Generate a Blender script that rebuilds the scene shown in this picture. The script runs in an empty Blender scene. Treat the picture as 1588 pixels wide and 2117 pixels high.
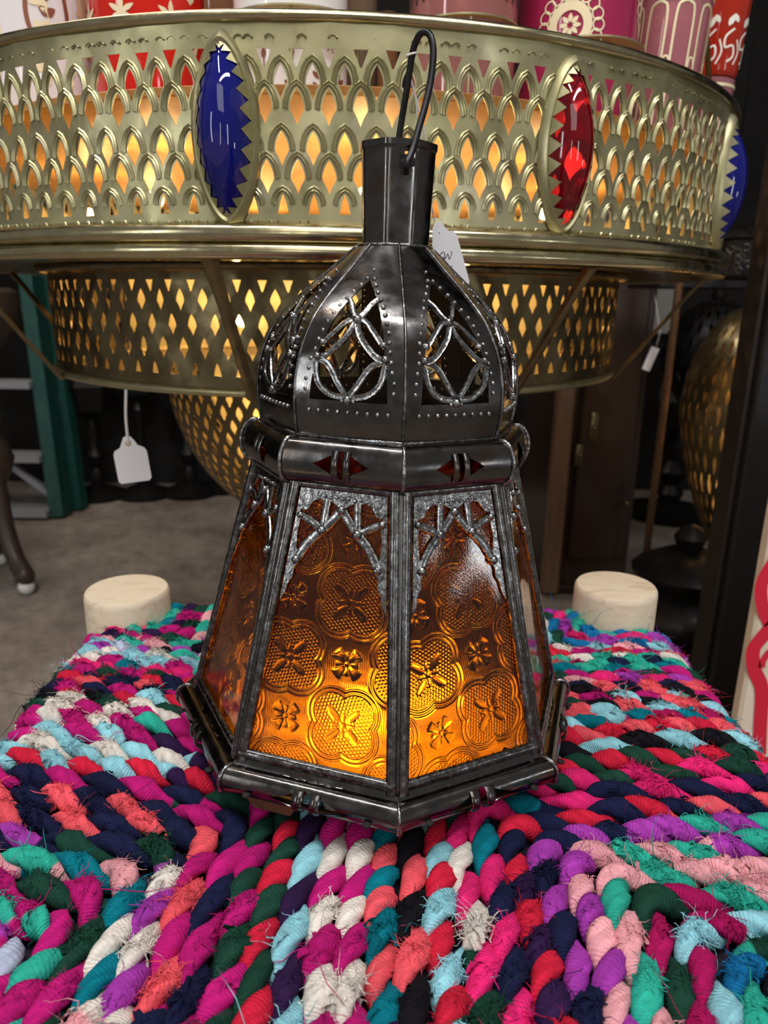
import bpy, math, random
import numpy as np
from math import sin, cos, tan, pi, sqrt, atan2, radians, hypot
from mathutils import Vector, Matrix
from mathutils.geometry import delaunay_2d_cdt

random.seed(7)
RNG = np.random.default_rng(7)
sc = bpy.context.scene
COL = sc.collection

# ------------------------------------------------------------------ camera model (used to survey the photo)
FPX, PIT, ROL, HC = 1500.0, .2876, .01365, .735


def ray(px, py):
    x, y = px - 794, py - 1058.5
    x, y = x * cos(ROL) + y * sin(ROL), -x * sin(ROL) + y * cos(ROL)
    x /= FPX; y /= FPX
    return np.array([x, cos(PIT) - y * sin(PIT), -sin(PIT) - y * cos(PIT)])


def at(px, py, Y):
    """point of the place seen at a pixel, Y metres ahead of the lens"""
    d = ray(px, py)
    q = d * (Y / d[1])
    return np.array([q[0], q[1], q[2] + HC])


def atz(px, py, z):
    d = ray(px, py)
    q = d * ((z - HC) / d[2])
    return np.array([q[0], q[1], q[2] + HC])


# ------------------------------------------------------------------ materials
def mat(name, base=(.5, .5, .5), rough=.5, metal=0., spec=.5, trans=0., ior=1.45, emit=None, estr=0., coat=0., sub=0.):
    m = bpy.data.materials.new(name)
    m.use_nodes = True
    b = m.node_tree.nodes['Principled BSDF']
    b.inputs['Base Color'].default_value = (*base, 1)
    b.inputs['Roughness'].default_value = rough
    b.inputs['Metallic'].default_value = metal
    b.inputs['Specular IOR Level'].default_value = spec
    b.inputs['Transmission Weight'].default_value = trans
    b.inputs['IOR'].default_value = ior
    b.inputs['Coat Weight'].default_value = coat
    if emit:
        b.inputs['Emission Color'].default_value = (*emit, 1)
        b.inputs['Emission Strength'].default_value = estr
    return m


def nd(m, typ, **kw):
    n = m.node_tree.nodes.new(typ)
    for k, v in kw.items():
        if k in n.inputs:
            n.inputs[k].default_value = v
        else:
            setattr(n, k, v)
    return n


def lk(m, a, b):
    m.node_tree.links.new(a, b)


def bsdf(m):
    return m.node_tree.nodes['Principled BSDF']


def coords(m, space='Object', scale=(1, 1, 1)):
    tc = nd(m, 'ShaderNodeTexCoord')
    mp = nd(m, 'ShaderNodeMapping')
    mp.inputs['Scale'].default_value = scale
    lk(m, tc.outputs[space], mp.inputs['Vector'])
    return mp.outputs['Vector']


def ramp(m, fac, stops):
    r = nd(m, 'ShaderNodeValToRGB')
    e = r.color_ramp.elements
    while len(e) < len(stops):
        e.new(.5)
    for i, (p, c) in enumerate(stops):
        e[i].position = p
        e[i].color = (*c, 1) if len(c) == 3 else c
    lk(m, fac, r.inputs['Fac'])
    return r.outputs['Color']


def noise(m, vec, scale, detail=4, rough=.5, dist=0.):
    n = nd(m, 'ShaderNodeTexNoise', Scale=scale, Detail=detail, Roughness=rough, Distortion=dist)
    lk(m, vec, n.inputs['Vector'])
    return n.outputs['Fac']


def bump(m, h, strength=.3, dist=.001, chain=None):
    b = nd(m, 'ShaderNodeBump', Strength=strength, Distance=dist)
    lk(m, h, b.inputs['Height'])
    if chain is not None:
        lk(m, chain, b.inputs['Normal'])
    lk(m, b.outputs['Normal'], bsdf(m).inputs['Normal'])
    return b.outputs['Normal']


def metal_mat(name, c1, c2, c3, rough=(.2, .45), scale=60, bstr=.4, bdist=.0008, metal=1., fine=600):
    m = mat(name, c1, rough[0], metal)
    v = coords(m)
    n1 = noise(m, v, scale, 5, .6)
    lk(m, ramp(m, n1, [(.3, c1), (.52, c2), (.72, c3)]), bsdf(m).inputs['Base Color'])
    n2 = noise(m, v, scale * 2.3, 3)
    lk(m, ramp(m, n2, [(.3, (rough[0],) * 3), (.7, (rough[1],) * 3)]), bsdf(m).inputs['Roughness'])
    n3 = noise(m, v, scale * 1.2, 2)
    nn = bump(m, n3, bstr, bdist)
    bump(m, noise(m, v, fine, 2), bstr * .3, bdist * .25, nn)
    return m


M = {}
M['black_metal'] = metal_mat('dark lacquered iron', (.085, .080, .076), (.13, .125, .12), (.115, .085, .065), (.12, .28), 45, .4, .0008)
M['strap_metal'] = metal_mat('worn soldered iron', (.10, .098, .095), (.27, .27, .265), (.55, .55, .54), (.14, .34), 300, .5, .0005, fine=1600)
M['frame_metal'] = metal_mat('grey iron strip', (.075, .068, .06), (.14, .135, .13), (.34, .34, .34), (.14, .36), 200, .35, .0004)
M['rust'] = metal_mat('rusty brown iron', (.16, .08, .04), (.22, .12, .06), (.1, .06, .04), (.4, .6), 120, .5, .0006, .5)
M['inside'] = metal_mat('inner iron', (.16, .13, .1), (.2, .16, .12), (.12, .1, .08), (.4, .6), 90, .3, .0005, .7)
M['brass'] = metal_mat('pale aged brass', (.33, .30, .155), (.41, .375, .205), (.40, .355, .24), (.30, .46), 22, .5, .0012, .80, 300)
M['brass_rim'] = metal_mat('polished brass roll', (.42, .36, .21), (.52, .46, .27), (.40, .33, .23), (.16, .3), 30, .25, .0008, 1., 300)
M['brass_dark'] = metal_mat('darker brass', (.13, .10, .048), (.19, .15, .075), (.115, .09, .045), (.25, .42), 30, .4, .001, .9, 300)  # darker brass; the lower tier's shade is put into this tone
M['gold_paint'] = mat('gold enamel', (.75, .60, .30), .4, .5)
M['cream_paint'] = mat('cream gold enamel', (.82, .70, .45), .45, .2)
M['brown_paint'] = mat('brown enamel', (.25, .08, .04), .4, .2)
M['white_paint'] = mat('pale enamel', (.85, .80, .68), .45, .1)
M['black_paint'] = mat('black enamel', (.02, .02, .02), .4, 0)
M['blue_glass'] = mat('cobalt glass', (.004, .007, .15), .03, 0, .5, .12, 1.5)
M['red_glass'] = mat('ruby glass', (.42, .0015, .016), .03, 0, .5, .85, 1.5)
M['tag'] = mat('white card', (.92, .91, .93), .6)
M['ink'] = mat('ballpoint ink', (.06, .05, .08), .5)
M['string'] = mat('white cotton string', (.85, .83, .80), .8)
M['bulb'] = mat('warm lamp', (1, .7, .4), .3, emit=(1, .56, .2), estr=25)
M['thread_lining'] = mat('dark lining cloth', (.02, .015, .03), .95)
M['inner_dark'] = mat('shaded inner face', (.012, .010, .009), .85, .0)  # shade of the lantern's hollow put into the colour of its inner faces
M['hole'] = mat('dark hole bead', (.012, .009, .008), .8)  # shade of the holes put into the bead colour
m = M['plate_brass'] = mat('tin base plate', (.62, .50, .33), .55, .2)
lk(m, ramp(m, noise(m, coords(m), 70, 4, .65), [(.36, (.06, .045, .03)), (.50, (.45, .36, .22)), (.66, (.85, .72, .50))]), bsdf(m).inputs['Base Color'])  # bright and dark mottle stands in for uneven light, for sparkle through the panes
M['dark_iron'] = metal_mat('matt black iron', (.010, .009, .009), (.02, .018, .017), (.014, .011, .009), (.3, .55), 30, .3, .001, .6)
M['black_post'] = mat('black painted wood', (.012, .011, .011), .5)
M['post_edge'] = mat('scuffed black wood', (.028, .022, .019), .45)
M['grey_paint'] = mat('grey steel paint', (.30, .30, .31), .5)
M['cream_board'] = mat('cream cloth', (.86, .74, .58), .8)
M['red_paint'] = mat('red fabric paint', (.74, .014, .045), .7)
M['pale_board'] = mat('grey beige board', (.30, .28, .25), .8)
M['pearl'] = mat('white china caster', (.8, .78, .76), .2, coat=.5)


def wood(name, c1, c2, c3, scale=(6, 40, 40), rough=.45, rings=1., coat=0.):
    m = mat(name, c1, rough, coat=coat)
    v = coords(m, scale=scale)
    n = noise(m, v, 1.2, 6, .6, 1.2)
    lk(m, ramp(m, n, [(.25, c1), (.5, c2), (.75, c3)]), bsdf(m).inputs['Base Color'])
    bump(m, noise(m, v, 3, 4), .25, .001)
    return m


M['pine'] = wood('pale pine', (.70, .56, .38), (.80, .68, .50), (.60, .44, .27), (14, 60, 60), .55)
M['tray_wood'] = wood('knotty tray wood', (.48, .24, .08), (.62, .34, .12), (.30, .13, .04), (10, 3, 10), .5)
M['dark_wood'] = wood('dark stained wood', (.022, .011, .006), (.036, .018, .010), (.012, .006, .004), (20, 20, 2), .35)
M['brown_wood'] = wood('brown wood', (.14, .075, .04), (.20, .11, .06), (.09, .05, .03), (20, 20, 2), .4)
M['turned_wood'] = wood('worn brown wood', (.035, .022, .016), (.06, .038, .027), (.02, .014, .011), (20, 20, 4), .4)

m = M['green_paint'] = mat('scuffed green ladder paint', (.012, .10, .07), .5)
v = coords(m, scale=(60, 60, 8))
lk(m, ramp(m, noise(m, v, 1, 6, .7), [(.35, (.006, .050, .038)), (.62, (.009, .072, .054)), (.74, (.13, .12, .11))]), bsdf(m).inputs['Base Color'])

m = M['concrete'] = mat('worn concrete floor', (.2, .17, .14), .75)
v = coords(m)
n1 = noise(m, v, 3.2, 8, .65)
n2 = noise(m, v, 26, 5, .6)
mx = nd(m, 'ShaderNodeMix', data_type='RGBA', blend_type='MULTIPLY')
mx.inputs[0].default_value = .8
lk(m, ramp(m, n1, [(.28, (.11, .09, .072)), (.45, (.28, .23, .19)), (.66, (.42, .355, .295))]), mx.inputs[6])
lk(m, ramp(m, n2, [(.3, (.55, .55, .55)), (.6, (1, 1, 1))]), mx.inputs[7])
lk(m, mx.outputs[2], bsdf(m).inputs['Base Color'])
bump(m, n2, .3, .003)

m = M['wall'] = mat('dark shop wall', (.03, .026, .024), .9)
v = coords(m)
lk(m, ramp(m, noise(m, v, 2, 4), [(.3, (.004, .0035, .0035)), (.7, (.012, .010, .009))]), bsdf(m).inputs['Base Color'])
M['ceiling'] = mat('dark ceiling', (.03, .03, .03), .9)

# rope cloth: colour from the vertices (the dye of each rag), ribs along the ply from its UV map
m = M['rag'] = mat('twisted cotton rag', (.5, .5, .5), .9, spec=.15)
at_ = nd(m, 'ShaderNodeVertexColor', layer_name='dye')
uvn = nd(m, 'ShaderNodeUVMap', uv_map='uv')
hs = noise(m, uvn.outputs['UV'], 260, 3)
mx = nd(m, 'ShaderNodeMix', data_type='RGBA', blend_type='MULTIPLY')
mx.inputs[0].default_value = 1
lk(m, at_.outputs['Color'], mx.inputs[6])
lk(m, ramp(m, hs, [(.25, (.72, .72, .72)), (.65, (1.08, 1.08, 1.08))]), mx.inputs[7])
lk(m, mx.outputs[2], bsdf(m).inputs['Base Color'])
wv = nd(m, 'ShaderNodeTexWave', wave_type='BANDS', bands_direction='X', Scale=230, Distortion=3.0, Detail=2.0)
wv.inputs['Detail Scale'].default_value = 1.5
lk(m, uvn.outputs['UV'], wv.inputs['Vector'])
nn = bump(m, wv.outputs['Fac'], .55, .0006)
bump(m, noise(m, uvn.outputs['UV'], 900, 2), .5, .0004, nn)

# amber glass of the lantern: one closed slab with real relief
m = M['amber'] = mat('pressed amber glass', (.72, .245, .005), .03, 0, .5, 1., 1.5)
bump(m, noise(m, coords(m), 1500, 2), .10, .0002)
M['amber_back'] = mat('amber glass back', (.34, .085, .004), .12, 0, .5, 1., 1.3)  # darker copy for the rear panes; the dim upper half is put into its colour
M['wire'] = mat('black wire', (.014, .013, .013), .35, .3)


def glass(name, c, trans=.75, rough=.06):
    mm = mat(name, c, rough, 0, .5, trans, 1.3, coat=.6)
    return mm


M['g_frost'] = glass('frosted white glass', (.86, .82, .82), .15, .3)
M['g_red'] = glass('red glass', (.74, .022, .010), .35)
M['g_brown'] = glass('brown glass', (.30, .13, .06), .4)
M['g_milk'] = glass('milk glass', (.80, .76, .74), .0, .25)
M['g_rose'] = glass('rose clear glass', (.70, .33, .30), .75)
M['g_magenta'] = glass('magenta enamelled glass', (.34, .018, .075), .0, .3)
M['g_pink'] = glass('pink clear glass', (.76, .34, .38), .72)
M['g_scarlet'] = glass('scarlet glass', (.50, .03, .012), .3)
M['g_dark'] = glass('olive brown glass', (.20, .13, .08), .3)


# ------------------------------------------------------------------ mesh builder
class MB:
    def __init__(s):
        s.v = []; s.f = []; s.c = []; s.uv = []; s.n = 0
        s.col = (1, 1, 1)

    def add(s, V, F, color=None, uv=None):
        V = np.asarray(V, float).reshape(-1, 3)
        s.v.append(V)
        for q in F:
            s.f.append([i + s.n for i in q])
        c = np.asarray(color if color is not None else s.col, float)
        s.c.append(np.tile(c, (len(V), 1)) if c.ndim == 1 else c)
        s.uv.append(np.zeros((len(V), 2)) if uv is None else np.asarray(uv, float))
        s.n += len(V)
        return s

    def grid(s, P, wrap=False, color=None, uv=None, flip=False):
        """P: (rows, cols, 3); wrap closes the columns"""
        P = np.asarray(P, float)
        r, c = P.shape[:2]
        i = np.arange(r - 1)[:, None]; cc = c if wrap else c - 1
        j = np.arange(cc)[None, :]
        a = i * c + j; b = i * c + (j + 1) % c; d = (i + 1) * c + j; e = (i + 1) * c + (j + 1) % c
        F = np.stack([a, b, e, d], -1).reshape(-1, 4)
        if flip: F = F[:, ::-1]
        return s.add(P.reshape(-1, 3), F.tolist(), color, None if uv is None else np.asarray(uv).reshape(-1, 2))

    def tube(s, path, rad, n=8, color=None, caps=True, squash=None):
        path = np.asarray(path, float)
        rad = np.broadcast_to(np.asarray(rad, float), (len(path),))
        T = np.gradient(path, axis=0)
        T /= np.linalg.norm(T, axis=1)[:, None] + 1e-12
        up = np.array([0, 0, 1.]) if abs(T[0][2]) < .9 else np.array([1., 0, 0])
        N = np.zeros_like(path)
        q = up - T[0] * up.dot(T[0]); N[0] = q / np.linalg.norm(q)
        for i in range(1, len(path)):
            q = N[i - 1] - T[i] * N[i - 1].dot(T[i]); N[i] = q / (np.linalg.norm(q) + 1e-12)
        B = np.cross(T, N)
        a = np.linspace(0, 2 * pi, n, endpoint=False)
        P = path[:, None, :] + rad[:, None, None] * (np.cos(a)[None, :, None] * N[:, None, :] + np.sin(a)[None, :, None] * B[:, None, :])
        base = s.n
        s.grid(P, True, color)
        if caps:
            s.f.append([base + k for k in range(n)][::-1])
            s.f.append([base + (len(path) - 1) * n + k for k in range(n)])
        return s

    def lathe(s, prof, c=(0, 0, 0), n=32, color=None, a0=0., a1=2 * pi):
        full = abs(a1 - a0 - 2 * pi) < 1e-6
        a = np.linspace(a0, a1, n, endpoint=not full)
        pr = np.asarray(prof, float)
        P = np.stack([c[0] + pr[:, 0][:, None] * np.sin(a)[None], c[1] - pr[:, 0][:, None] * np.cos(a)[None],
                      c[2] + pr[:, 1][:, None] + 0 * a[None]], -1)
        return s.grid(P, full, color)

    def box(s, c, d, rot=None, bev=0.):
        x, y, z = [k / 2 for k in d]
        if bev:
            V = []
            for sx in (-1, 1):
                for sy in (-1, 1):
                    for sz in (-1, 1):
                        V += [(sx * x, sy * (y - bev), sz * (z - bev)), (sx * (x - bev), sy * y, sz * (z - bev)), (sx * (x - bev), sy * (y - bev), sz * z)]
            import bmesh
            bm = bmesh.new()
            for q in V: bm.verts.new(q)
            r = bmesh.ops.convex_hull(bm, input=bm.verts)
            bm.verts.index_update()
            V = [tuple(q.co) for q in bm.verts]
            F = [[w.index for w in f.verts] for f in bm.faces]
            bm.free()
        else:
            V = [(-x, -y, -z), (x, -y, -z), (x, y, -z), (-x, y, -z), (-x, -y, z), (x, -y, z), (x, y, z), (-x, y, z)]
            F = [(0, 3, 2, 1), (4, 5, 6, 7), (0, 1, 5, 4), (1, 2, 6, 5), (2, 3, 7, 6), (3, 0, 4, 7)]
        V = np.array(V)
        if rot is not None:
            V = V @ np.array(rot.to_3x3() if hasattr(rot, 'to_3x3') else rot).T
        return s.add(V + np.array(c, float), F)

    def bar(s, p, q, w, t, up=(0, 0, 1)):
        """flat bar from p to q"""
        p = np.array(p, float); q = np.array(q, float)
        d = q - p; L = np.linalg.norm(d); d /= L
        u = np.array(up, float); u -= d * u.dot(d); u /= np.linalg.norm(u)
        sd = np.cross(d, u)
        V = []
        for e in (p, q):
            for a, b in ((-1, -1), (1, -1), (1, 1), (-1, 1)):
                V.append(e + sd * a * w / 2 + u * b * t / 2)
        return s.add(V, [(0, 1, 2, 3), (7, 6, 5, 4), (0, 4, 5, 1), (1, 5, 6, 2), (2, 6, 7, 3), (3, 7, 4, 0)])

    def prism(s, poly, thick, M4):
        """poly 2D outline extruded along local z, placed by M4(x,y,z)->world"""
        n = len(poly)
        V = [M4(x, y, 0) for x, y in poly] + [M4(x, y, thick) for x, y in poly]
        F = [list(range(n))[::-1], [n + i for i in range(n)]] + [[i, (i + 1) % n, n + (i + 1) % n, n + i] for i in range(n)]
        return s.add(V, F)

    def ball(s, c, r, n=8, m=5, half=None, sc3=(1, 1, 1)):
        a = np.linspace(0, pi, m + 1)
        prof = np.stack([np.sin(a) * r, -np.cos(a) * r], -1)
        b = MB(); b.lathe(prof, (0, 0, 0), n)
        V = np.concatenate(b.v) * np.array(sc3) + np.array(c)
        return s.add(V, b.f)

    def build(s, name, material, parent=None, smooth=True, sharp=None, color=False, xf=None):
        me = bpy.data.meshes.new(name)
        V = np.concatenate(s.v)
        if xf is not None: V = np.array([xf(*q) for q in V])
        nf = len(s.f)
        tot = np.fromiter((len(q) for q in s.f), int, nf)
        loops = np.fromiter((i for q in s.f for i in q), int, int(tot.sum()))
        me.vertices.add(len(V)); me.vertices.foreach_set('co', V.astype(np.float32).ravel())
        me.loops.add(len(loops)); me.loops.foreach_set('vertex_index', loops.astype(np.int32))
        me.polygons.add(nf)
        st = np.concatenate([[0], np.cumsum(tot)[:-1]])
        me.polygons.foreach_set('loop_start', st.astype(np.int32))
        me.polygons.foreach_set('use_smooth', np.full(nf, bool(smooth)))
        me.update(calc_edges=True)
        me.validate()
        if color:
            ca = me.color_attributes.new('dye', 'FLOAT_COLOR', 'POINT')
            C = np.concatenate(s.c); C4 = np.concatenate([C, np.ones((len(C), 1))], 1)
            ca.data.foreach_set('color', C4.astype(np.float32).ravel())
            ul = me.uv_layers.new(name='uv')
            U = np.concatenate(s.uv)[loops]
            if len(ul.data) == len(U): ul.data.foreach_set('uv', U.astype(np.float32).ravel())
        me.materials.append(material)
        o = bpy.data.objects.new(name, me)
        COL.objects.link(o)
        if parent is not None: o.parent = parent
        if sharp is not None and smooth:
            try: me.set_sharp_from_angle(angle=radians(sharp))
            except Exception: pass
        return o


def tag(o, label=None, cat=None, group=None, kind=None):
    if label: o['label'] = label
    if cat: o['category'] = cat
    if group: o['group'] = group
    if kind: o['kind'] = kind
    return o


def thing(name, label, cat, loc=(0, 0, 0), rot=(0, 0, 0), group=None):
    o = bpy.data.objects.new(name, None)
    o.empty_display_size = .05
    COL.objects.link(o)
    o.location = loc; o.rotation_euler = rot
    return tag(o, label, cat, group)


def solidify(o, t, off=-1, inner=None, ang=40, merge=2e-6):
    """give a sheet real thickness: weld it, add the other side and the cut edges; inner: material of the far side"""
    import bmesh
    bm = bmesh.new(); bm.from_mesh(o.data)
    bmesh.ops.remove_doubles(bm, verts=bm.verts, dist=merge)
    bmesh.ops.recalc_face_normals(bm, faces=bm.faces) if off == 0 else None
    bm.normal_update()
    old = len(bm.faces)
    bmesh.ops.solidify(bm, geom=bm.faces[:], thickness=t)
    if inner is not None:
        o.data.materials.append(inner)
        bm.normal_update()
        for f in bm.faces:
            c = f.calc_center_median()
            if f.normal.x * c.x + f.normal.y * c.y < -.25 * hypot(c.x, c.y): f.material_index = 1
    for f in bm.faces: f.smooth = True
    bm.to_mesh(o.data); bm.free()
    o.data.set_sharp_from_angle(angle=radians(ang))
    return o


def lerp(a, b, t):
    return np.asarray(a, float) * (1 - t) + np.asarray(b, float) * t


def bez(pts, n=24):
    """smooth path through points (Catmull-Rom)"""
    P = [np.array(p, float) for p in pts]
    P = [2 * P[0] - P[1]] + P + [2 * P[-1] - P[-2]]
    out = []
    k = max(2, n // (len(P) - 3))
    for i in range(1, len(P) - 2):
        for j in range(k):
            t = j / k
            out.append(.5 * ((2 * P[i]) + (-P[i - 1] + P[i + 1]) * t + (2 * P[i - 1] - 5 * P[i] + 4 * P[i + 1] - P[i + 2]) * t * t + (-P[i - 1] + 3 * P[i] - 3 * P[i + 1] + P[i + 2]) * t ** 3))
    out.append(P[-2])
    return np.array(out)


# ================================================================== the setting
def plane(name, P, material):
    b = MB(); b.add(P, [(0, 1, 2, 3)])
    o = b.build(name, material, smooth=False)
    o['kind'] = 'structure'
    return o


plane('floor', [(-3, -1.5, 0), (3, -1.5, 0), (3, 2.85, 0), (-3, 2.85, 0)], M['concrete'])
plane('wall_back', [(-3, 2.85, 0), (3, 2.85, 0), (3, 2.85, 3), (-3, 2.85, 3)], M['wall'])
plane('wall_left', [(-3, 1.2, 0), (-3, 2.85, 0), (-3, 2.85, 3), (-3, 1.2, 3)], M['wall'])
plane('wall_right', [(3, 2.85, 0), (3, 1.2, 0), (3, 1.2, 3), (3, 2.85, 3)], M['wall'])
plane('ceiling', [(-3, 1.2, 3), (-3, 2.85, 3), (3, 2.85, 3), (3, 1.2, 3)], M['ceiling'])

# ================================================================== the rag-rope stool
def lin(r, g, b):
    return tuple((c / 255 / 12.92 if c / 255 <= .04045 else ((c / 255 + .055) / 1.055) ** 2.4) for c in (r, g, b))


DYE = dict(W=lin(228, 220, 208), M=lin(190, 26, 116), H=lin(236, 40, 118), C=lin(238, 88, 98), R=lin(212, 34, 62),
           N=lin(25, 30, 62), G=lin(26, 66, 52), T=lin(4, 118, 134), Q=lin(48, 176, 152), L=lin(146, 208, 220),
           P=lin(168, 60, 170), D=lin(48, 26, 66), K=lin(22, 20, 26), B=lin(236, 164, 170), V=lin(190, 200, 224), Z=lin(170, 20, 88), U=lin(20, 112, 166))

ZS = HC - .293                       # top of the ropes
RR = .0086                           # rope radius
XL, XR, YF, YB = -.245, .243, .190, .655   # centre lines of the rails
RW = .0350                           # rail radius out to the rope top
CM = np.array([-.005, .450])


def rope_mesh(path, ply_cols, pitch, seed, frays):
    rg = np.random.default_rng(seed)
    d = np.linalg.norm(np.diff(path, axis=0), axis=1); S = np.concatenate([[0], np.cumsum(d)])
    L = S[-1]; n = max(8, int(L / .0015)); s = np.linspace(0, L, n)
    P = np.stack([np.interp(s, S, path[:, k]) for k in range(3)], -1)
    T = np.gradient(P, axis=0); T /= np.linalg.norm(T, axis=1)[:, None]
    # jitter
    ph = rg.uniform(0, 6, 4)
    ref = np.array([0, 0, 1.])
    # 'up' turns with the rail wrap
    up = ref[None] - T * (T @ ref)[:, None]
    bad = np.linalg.norm(up, axis=1) < .35
    good = np.where(~bad)[0]
    for i in np.where(bad)[0]:
        j = good[np.argmin(abs(good - i))]
        q = np.sign(i - j) * T[j] * (1 if True else 0)
        up[i] = q - T[i] * T[i].dot(q)
    up /= np.linalg.norm(up, axis=1)[:, None] + 1e-9
    sd = np.cross(T, up)
    P = P + sd * (.0015 * np.sin(s * 52 + ph[0]) + .0008 * np.sin(s * 141 + ph[1]))[:, None] + up * (.0010 * np.sin(s * 75 + ph[2]) + .0007 * np.sin(s * 33 + ph[3]) - .0006)[:, None]
    under = np.clip((.166 - np.hypot(P[:, 0] - (-.0032), P[:, 1] - .460)) / .012, 0, 1) * (np.abs(P[:, 2] - (ZS - RR)) < .004)
    P = P - np.array([0, 0, 1])[None] * (.0030 * under)[:, None]      # pressed down under the lantern
    b = MB()
    nr = 12
    th = np.linspace(0, 2 * pi, nr, endpoint=False)
    p0 = rg.uniform(0, 6)
    tw = -2 * pi * (s / pitch + .35 * np.sin(s * 21 + ph[1]) * .5) + p0
    threads = []
    for k in range(2):
        a = tw + k * pi
        rad = up * np.sin(a)[:, None] * .92 + sd * np.cos(a)[:, None] * 1.0
        thick = (1 + .10 * np.sin(s * 95 + ph[k]) + .07 * np.sin(s * 240 + ph[2 + k])) * (1 + .17 * np.sin(a))
        Cn = P + rad * .0041
        t = np.gradient(Cn, axis=0); t /= np.linalg.norm(t, axis=1)[:, None] + 1e-9
        n1 = rad - t * (rad * t).sum(1)[:, None]; n1 /= np.linalg.norm(n1, axis=1)[:, None] + 1e-9
        n2 = np.cross(t, n1)
        # dye sections
        runs = ply_cols[k]          # list of (s_end, letter)
        ci = np.array([DYE[next((c for e, c in runs if q <= e), runs[-1][1])] for q in s])
        tint = (1 + .16 * np.sin(s * 40 + ph[k]) * rg.uniform(.2, 1))[:, None]
        ci = np.clip(ci * tint, 0, 1)
        # lengthwise creases in the bunched cloth
        cr = 1 + .10 * np.sin(3 * th[None] + (s * 70 + ph[1])[:, None]) + .07 * np.sin(5 * th[None] - (s * 120)[:, None] + ph[3])
        rho = .0050 * thick[:, None] * cr
        G = Cn[:, None, :] + rho[..., None] * (np.cos(th)[None, :, None] * n1[:, None, :] * .95 + np.sin(th)[None, :, None] * n2[:, None, :] * 1.08)
        uv = np.stack([np.repeat(s[:, None] + k * .37, nr, 1), np.repeat((th * .005)[None], n, 0)], -1)
        b.grid(G, True, np.repeat(ci[:, None, :], nr, 1).reshape(-1, 3), uv)
        # short terry pile on the towelling rags
        lum = ci @ np.array([.3, .6, .1])
        pile = np.where(lum < .05)[0]
        for i in rg.choice(pile, min(len(pile), int(len(pile) * .9))) if len(pile) and rg.random() < .62 else []:
            if under[i] > 0 or T[i][2] ** 2 > .3: continue
            an = rg.normal(0, .9); dr = cos(an) * n1[i] + sin(an) * n2[i]
            if dr @ up[i] < -.2: continue
            threads.append((Cn[i] + .0048 * dr, dr + rg.normal(0, .5, 3), rg.normal(0, .8, 3), rg.uniform(.0010, .0024), ci[i] * rg.uniform(.7, 1.5), rg.uniform(.00022, .0004)))
        # frayed ends where one rag meets the next, and here and there
        spots = [e for e, c in runs[:-1] if 0 < e < L and rg.random() < .75]
        spots += list(rg.uniform(0, L, rg.poisson(L * frays)))
        for e in spots:
            i0 = int(np.clip(e / L * (n - 1), 1, n - 2))
            # move to where this ply is on top
            win = np.arange(max(1, i0 - int(pitch / .0015 / 2)), min(n - 1, i0 + int(pitch / .0015 / 2)))
            if len(win) == 0: continue
            i0 = win[np.argmax((rad[win] * up[win]).sum(1))]
            if under[i0] > 0: continue
            kind = rg.random()
            nt = rg.integers(8, 58)
            # ragged ends of the cloth strip itself
            for _ in range(rg.integers(0, 6)):
                i = int(np.clip(i0 + rg.normal(0, 2.5), 0, n - 1)); an = rg.normal(0, .7)
                dr = cos(an) * n1[i] + sin(an) * n2[i]
                dr2 = dr * rg.uniform(.1, .7) + t[i] * rg.choice([-1, 1]) * rg.uniform(.5, 1) + n2[i] * rg.normal(0, .5); dr2 /= np.linalg.norm(dr2)
                sdw = np.cross(dr2, dr); sdw /= np.linalg.norm(sdw) + 1e-9
                ln = rg.uniform(.004, .0095); w0 = rg.uniform(.0012, .0028)
                rows = []
                for q_ in np.linspace(0, 1, 6):
                    c_ = Cn[i] + .0047 * dr + dr2 * ln * q_ + dr * ln * rg.uniform(.05, .25) * sin(q_ * 3) - np.array([0, 0, 1]) * ln * .45 * q_ ** 2
                    wq_ = w0 * (1 - .55 * q_)
                    rows.append([c_ - sdw * wq_ + dr * .0004 * sin(q_ * 9), c_ + dr * .0009 * cos(q_ * 4), c_ + sdw * wq_ - dr * .0004 * sin(q_ * 8)])
                b.grid(np.array(rows), False, np.clip(ci[i] * rg.uniform(.85, 1.15), 0, 1), [[[.3 + q_ * .01, k_ * .002] for k_ in range(3)] for q_ in range(6)])
            for _ in range(nt):
                i = int(np.clip(i0 + rg.normal(0, 2.2), 0, n - 1)); an = rg.normal(0, .8)
                base = Cn[i] + .0046 * (cos(an) * n1[i] + sin(an) * n2[i])
                out = cos(an) * n1[i] + sin(an) * n2[i]
                dr = out * rg.uniform(.15, .9) + t[i] * rg.normal(.5 if kind < .5 else -.5, .6) + n2[i] * rg.normal(0, .45)
                dr /= np.linalg.norm(dr)
                ln = rg.uniform(.0018, .0068) * (2.6 if rg.random() < .07 else 1)
                cv = np.cross(dr, rg.normal(0, 1, 3)) * rg.uniform(.3, 1.2)
                threads.append((base, dr, cv, ln, ci[i] * rg.uniform(.8, 1.25), rg.uniform(.00016, .00034)))
    for base, dr, cv, ln, c, r in threads:
        q = np.linspace(0, 1, 5)
        pa = base + np.cross(dr, cv + 1e-6) * (ln * .22 * np.sin(q * 5.5))[:, None] / (np.linalg.norm(cv) + 1e-6) + dr * (q * ln)[:, None] + cv * (q ** 2 * ln)[:, None] - np.array([0, 0, 1]) * (q ** 2.5 * ln * .55)[:, None]
        w = np.cross(dr, [.3, .5, .8]); w /= np.linalg.norm(w) + 1e-9; w2 = np.cross(dr, w)
        ring = np.stack([w, -.5 * w + .87 * w2, -.5 * w - .87 * w2])
        rr = r * np.array([1, 1.1, 1.1, 1, .5])
        b.grid(pa[:, None, :] + ring[None] * rr[:, None, None], True, np.clip(c, 0, 1))
    return b


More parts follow.
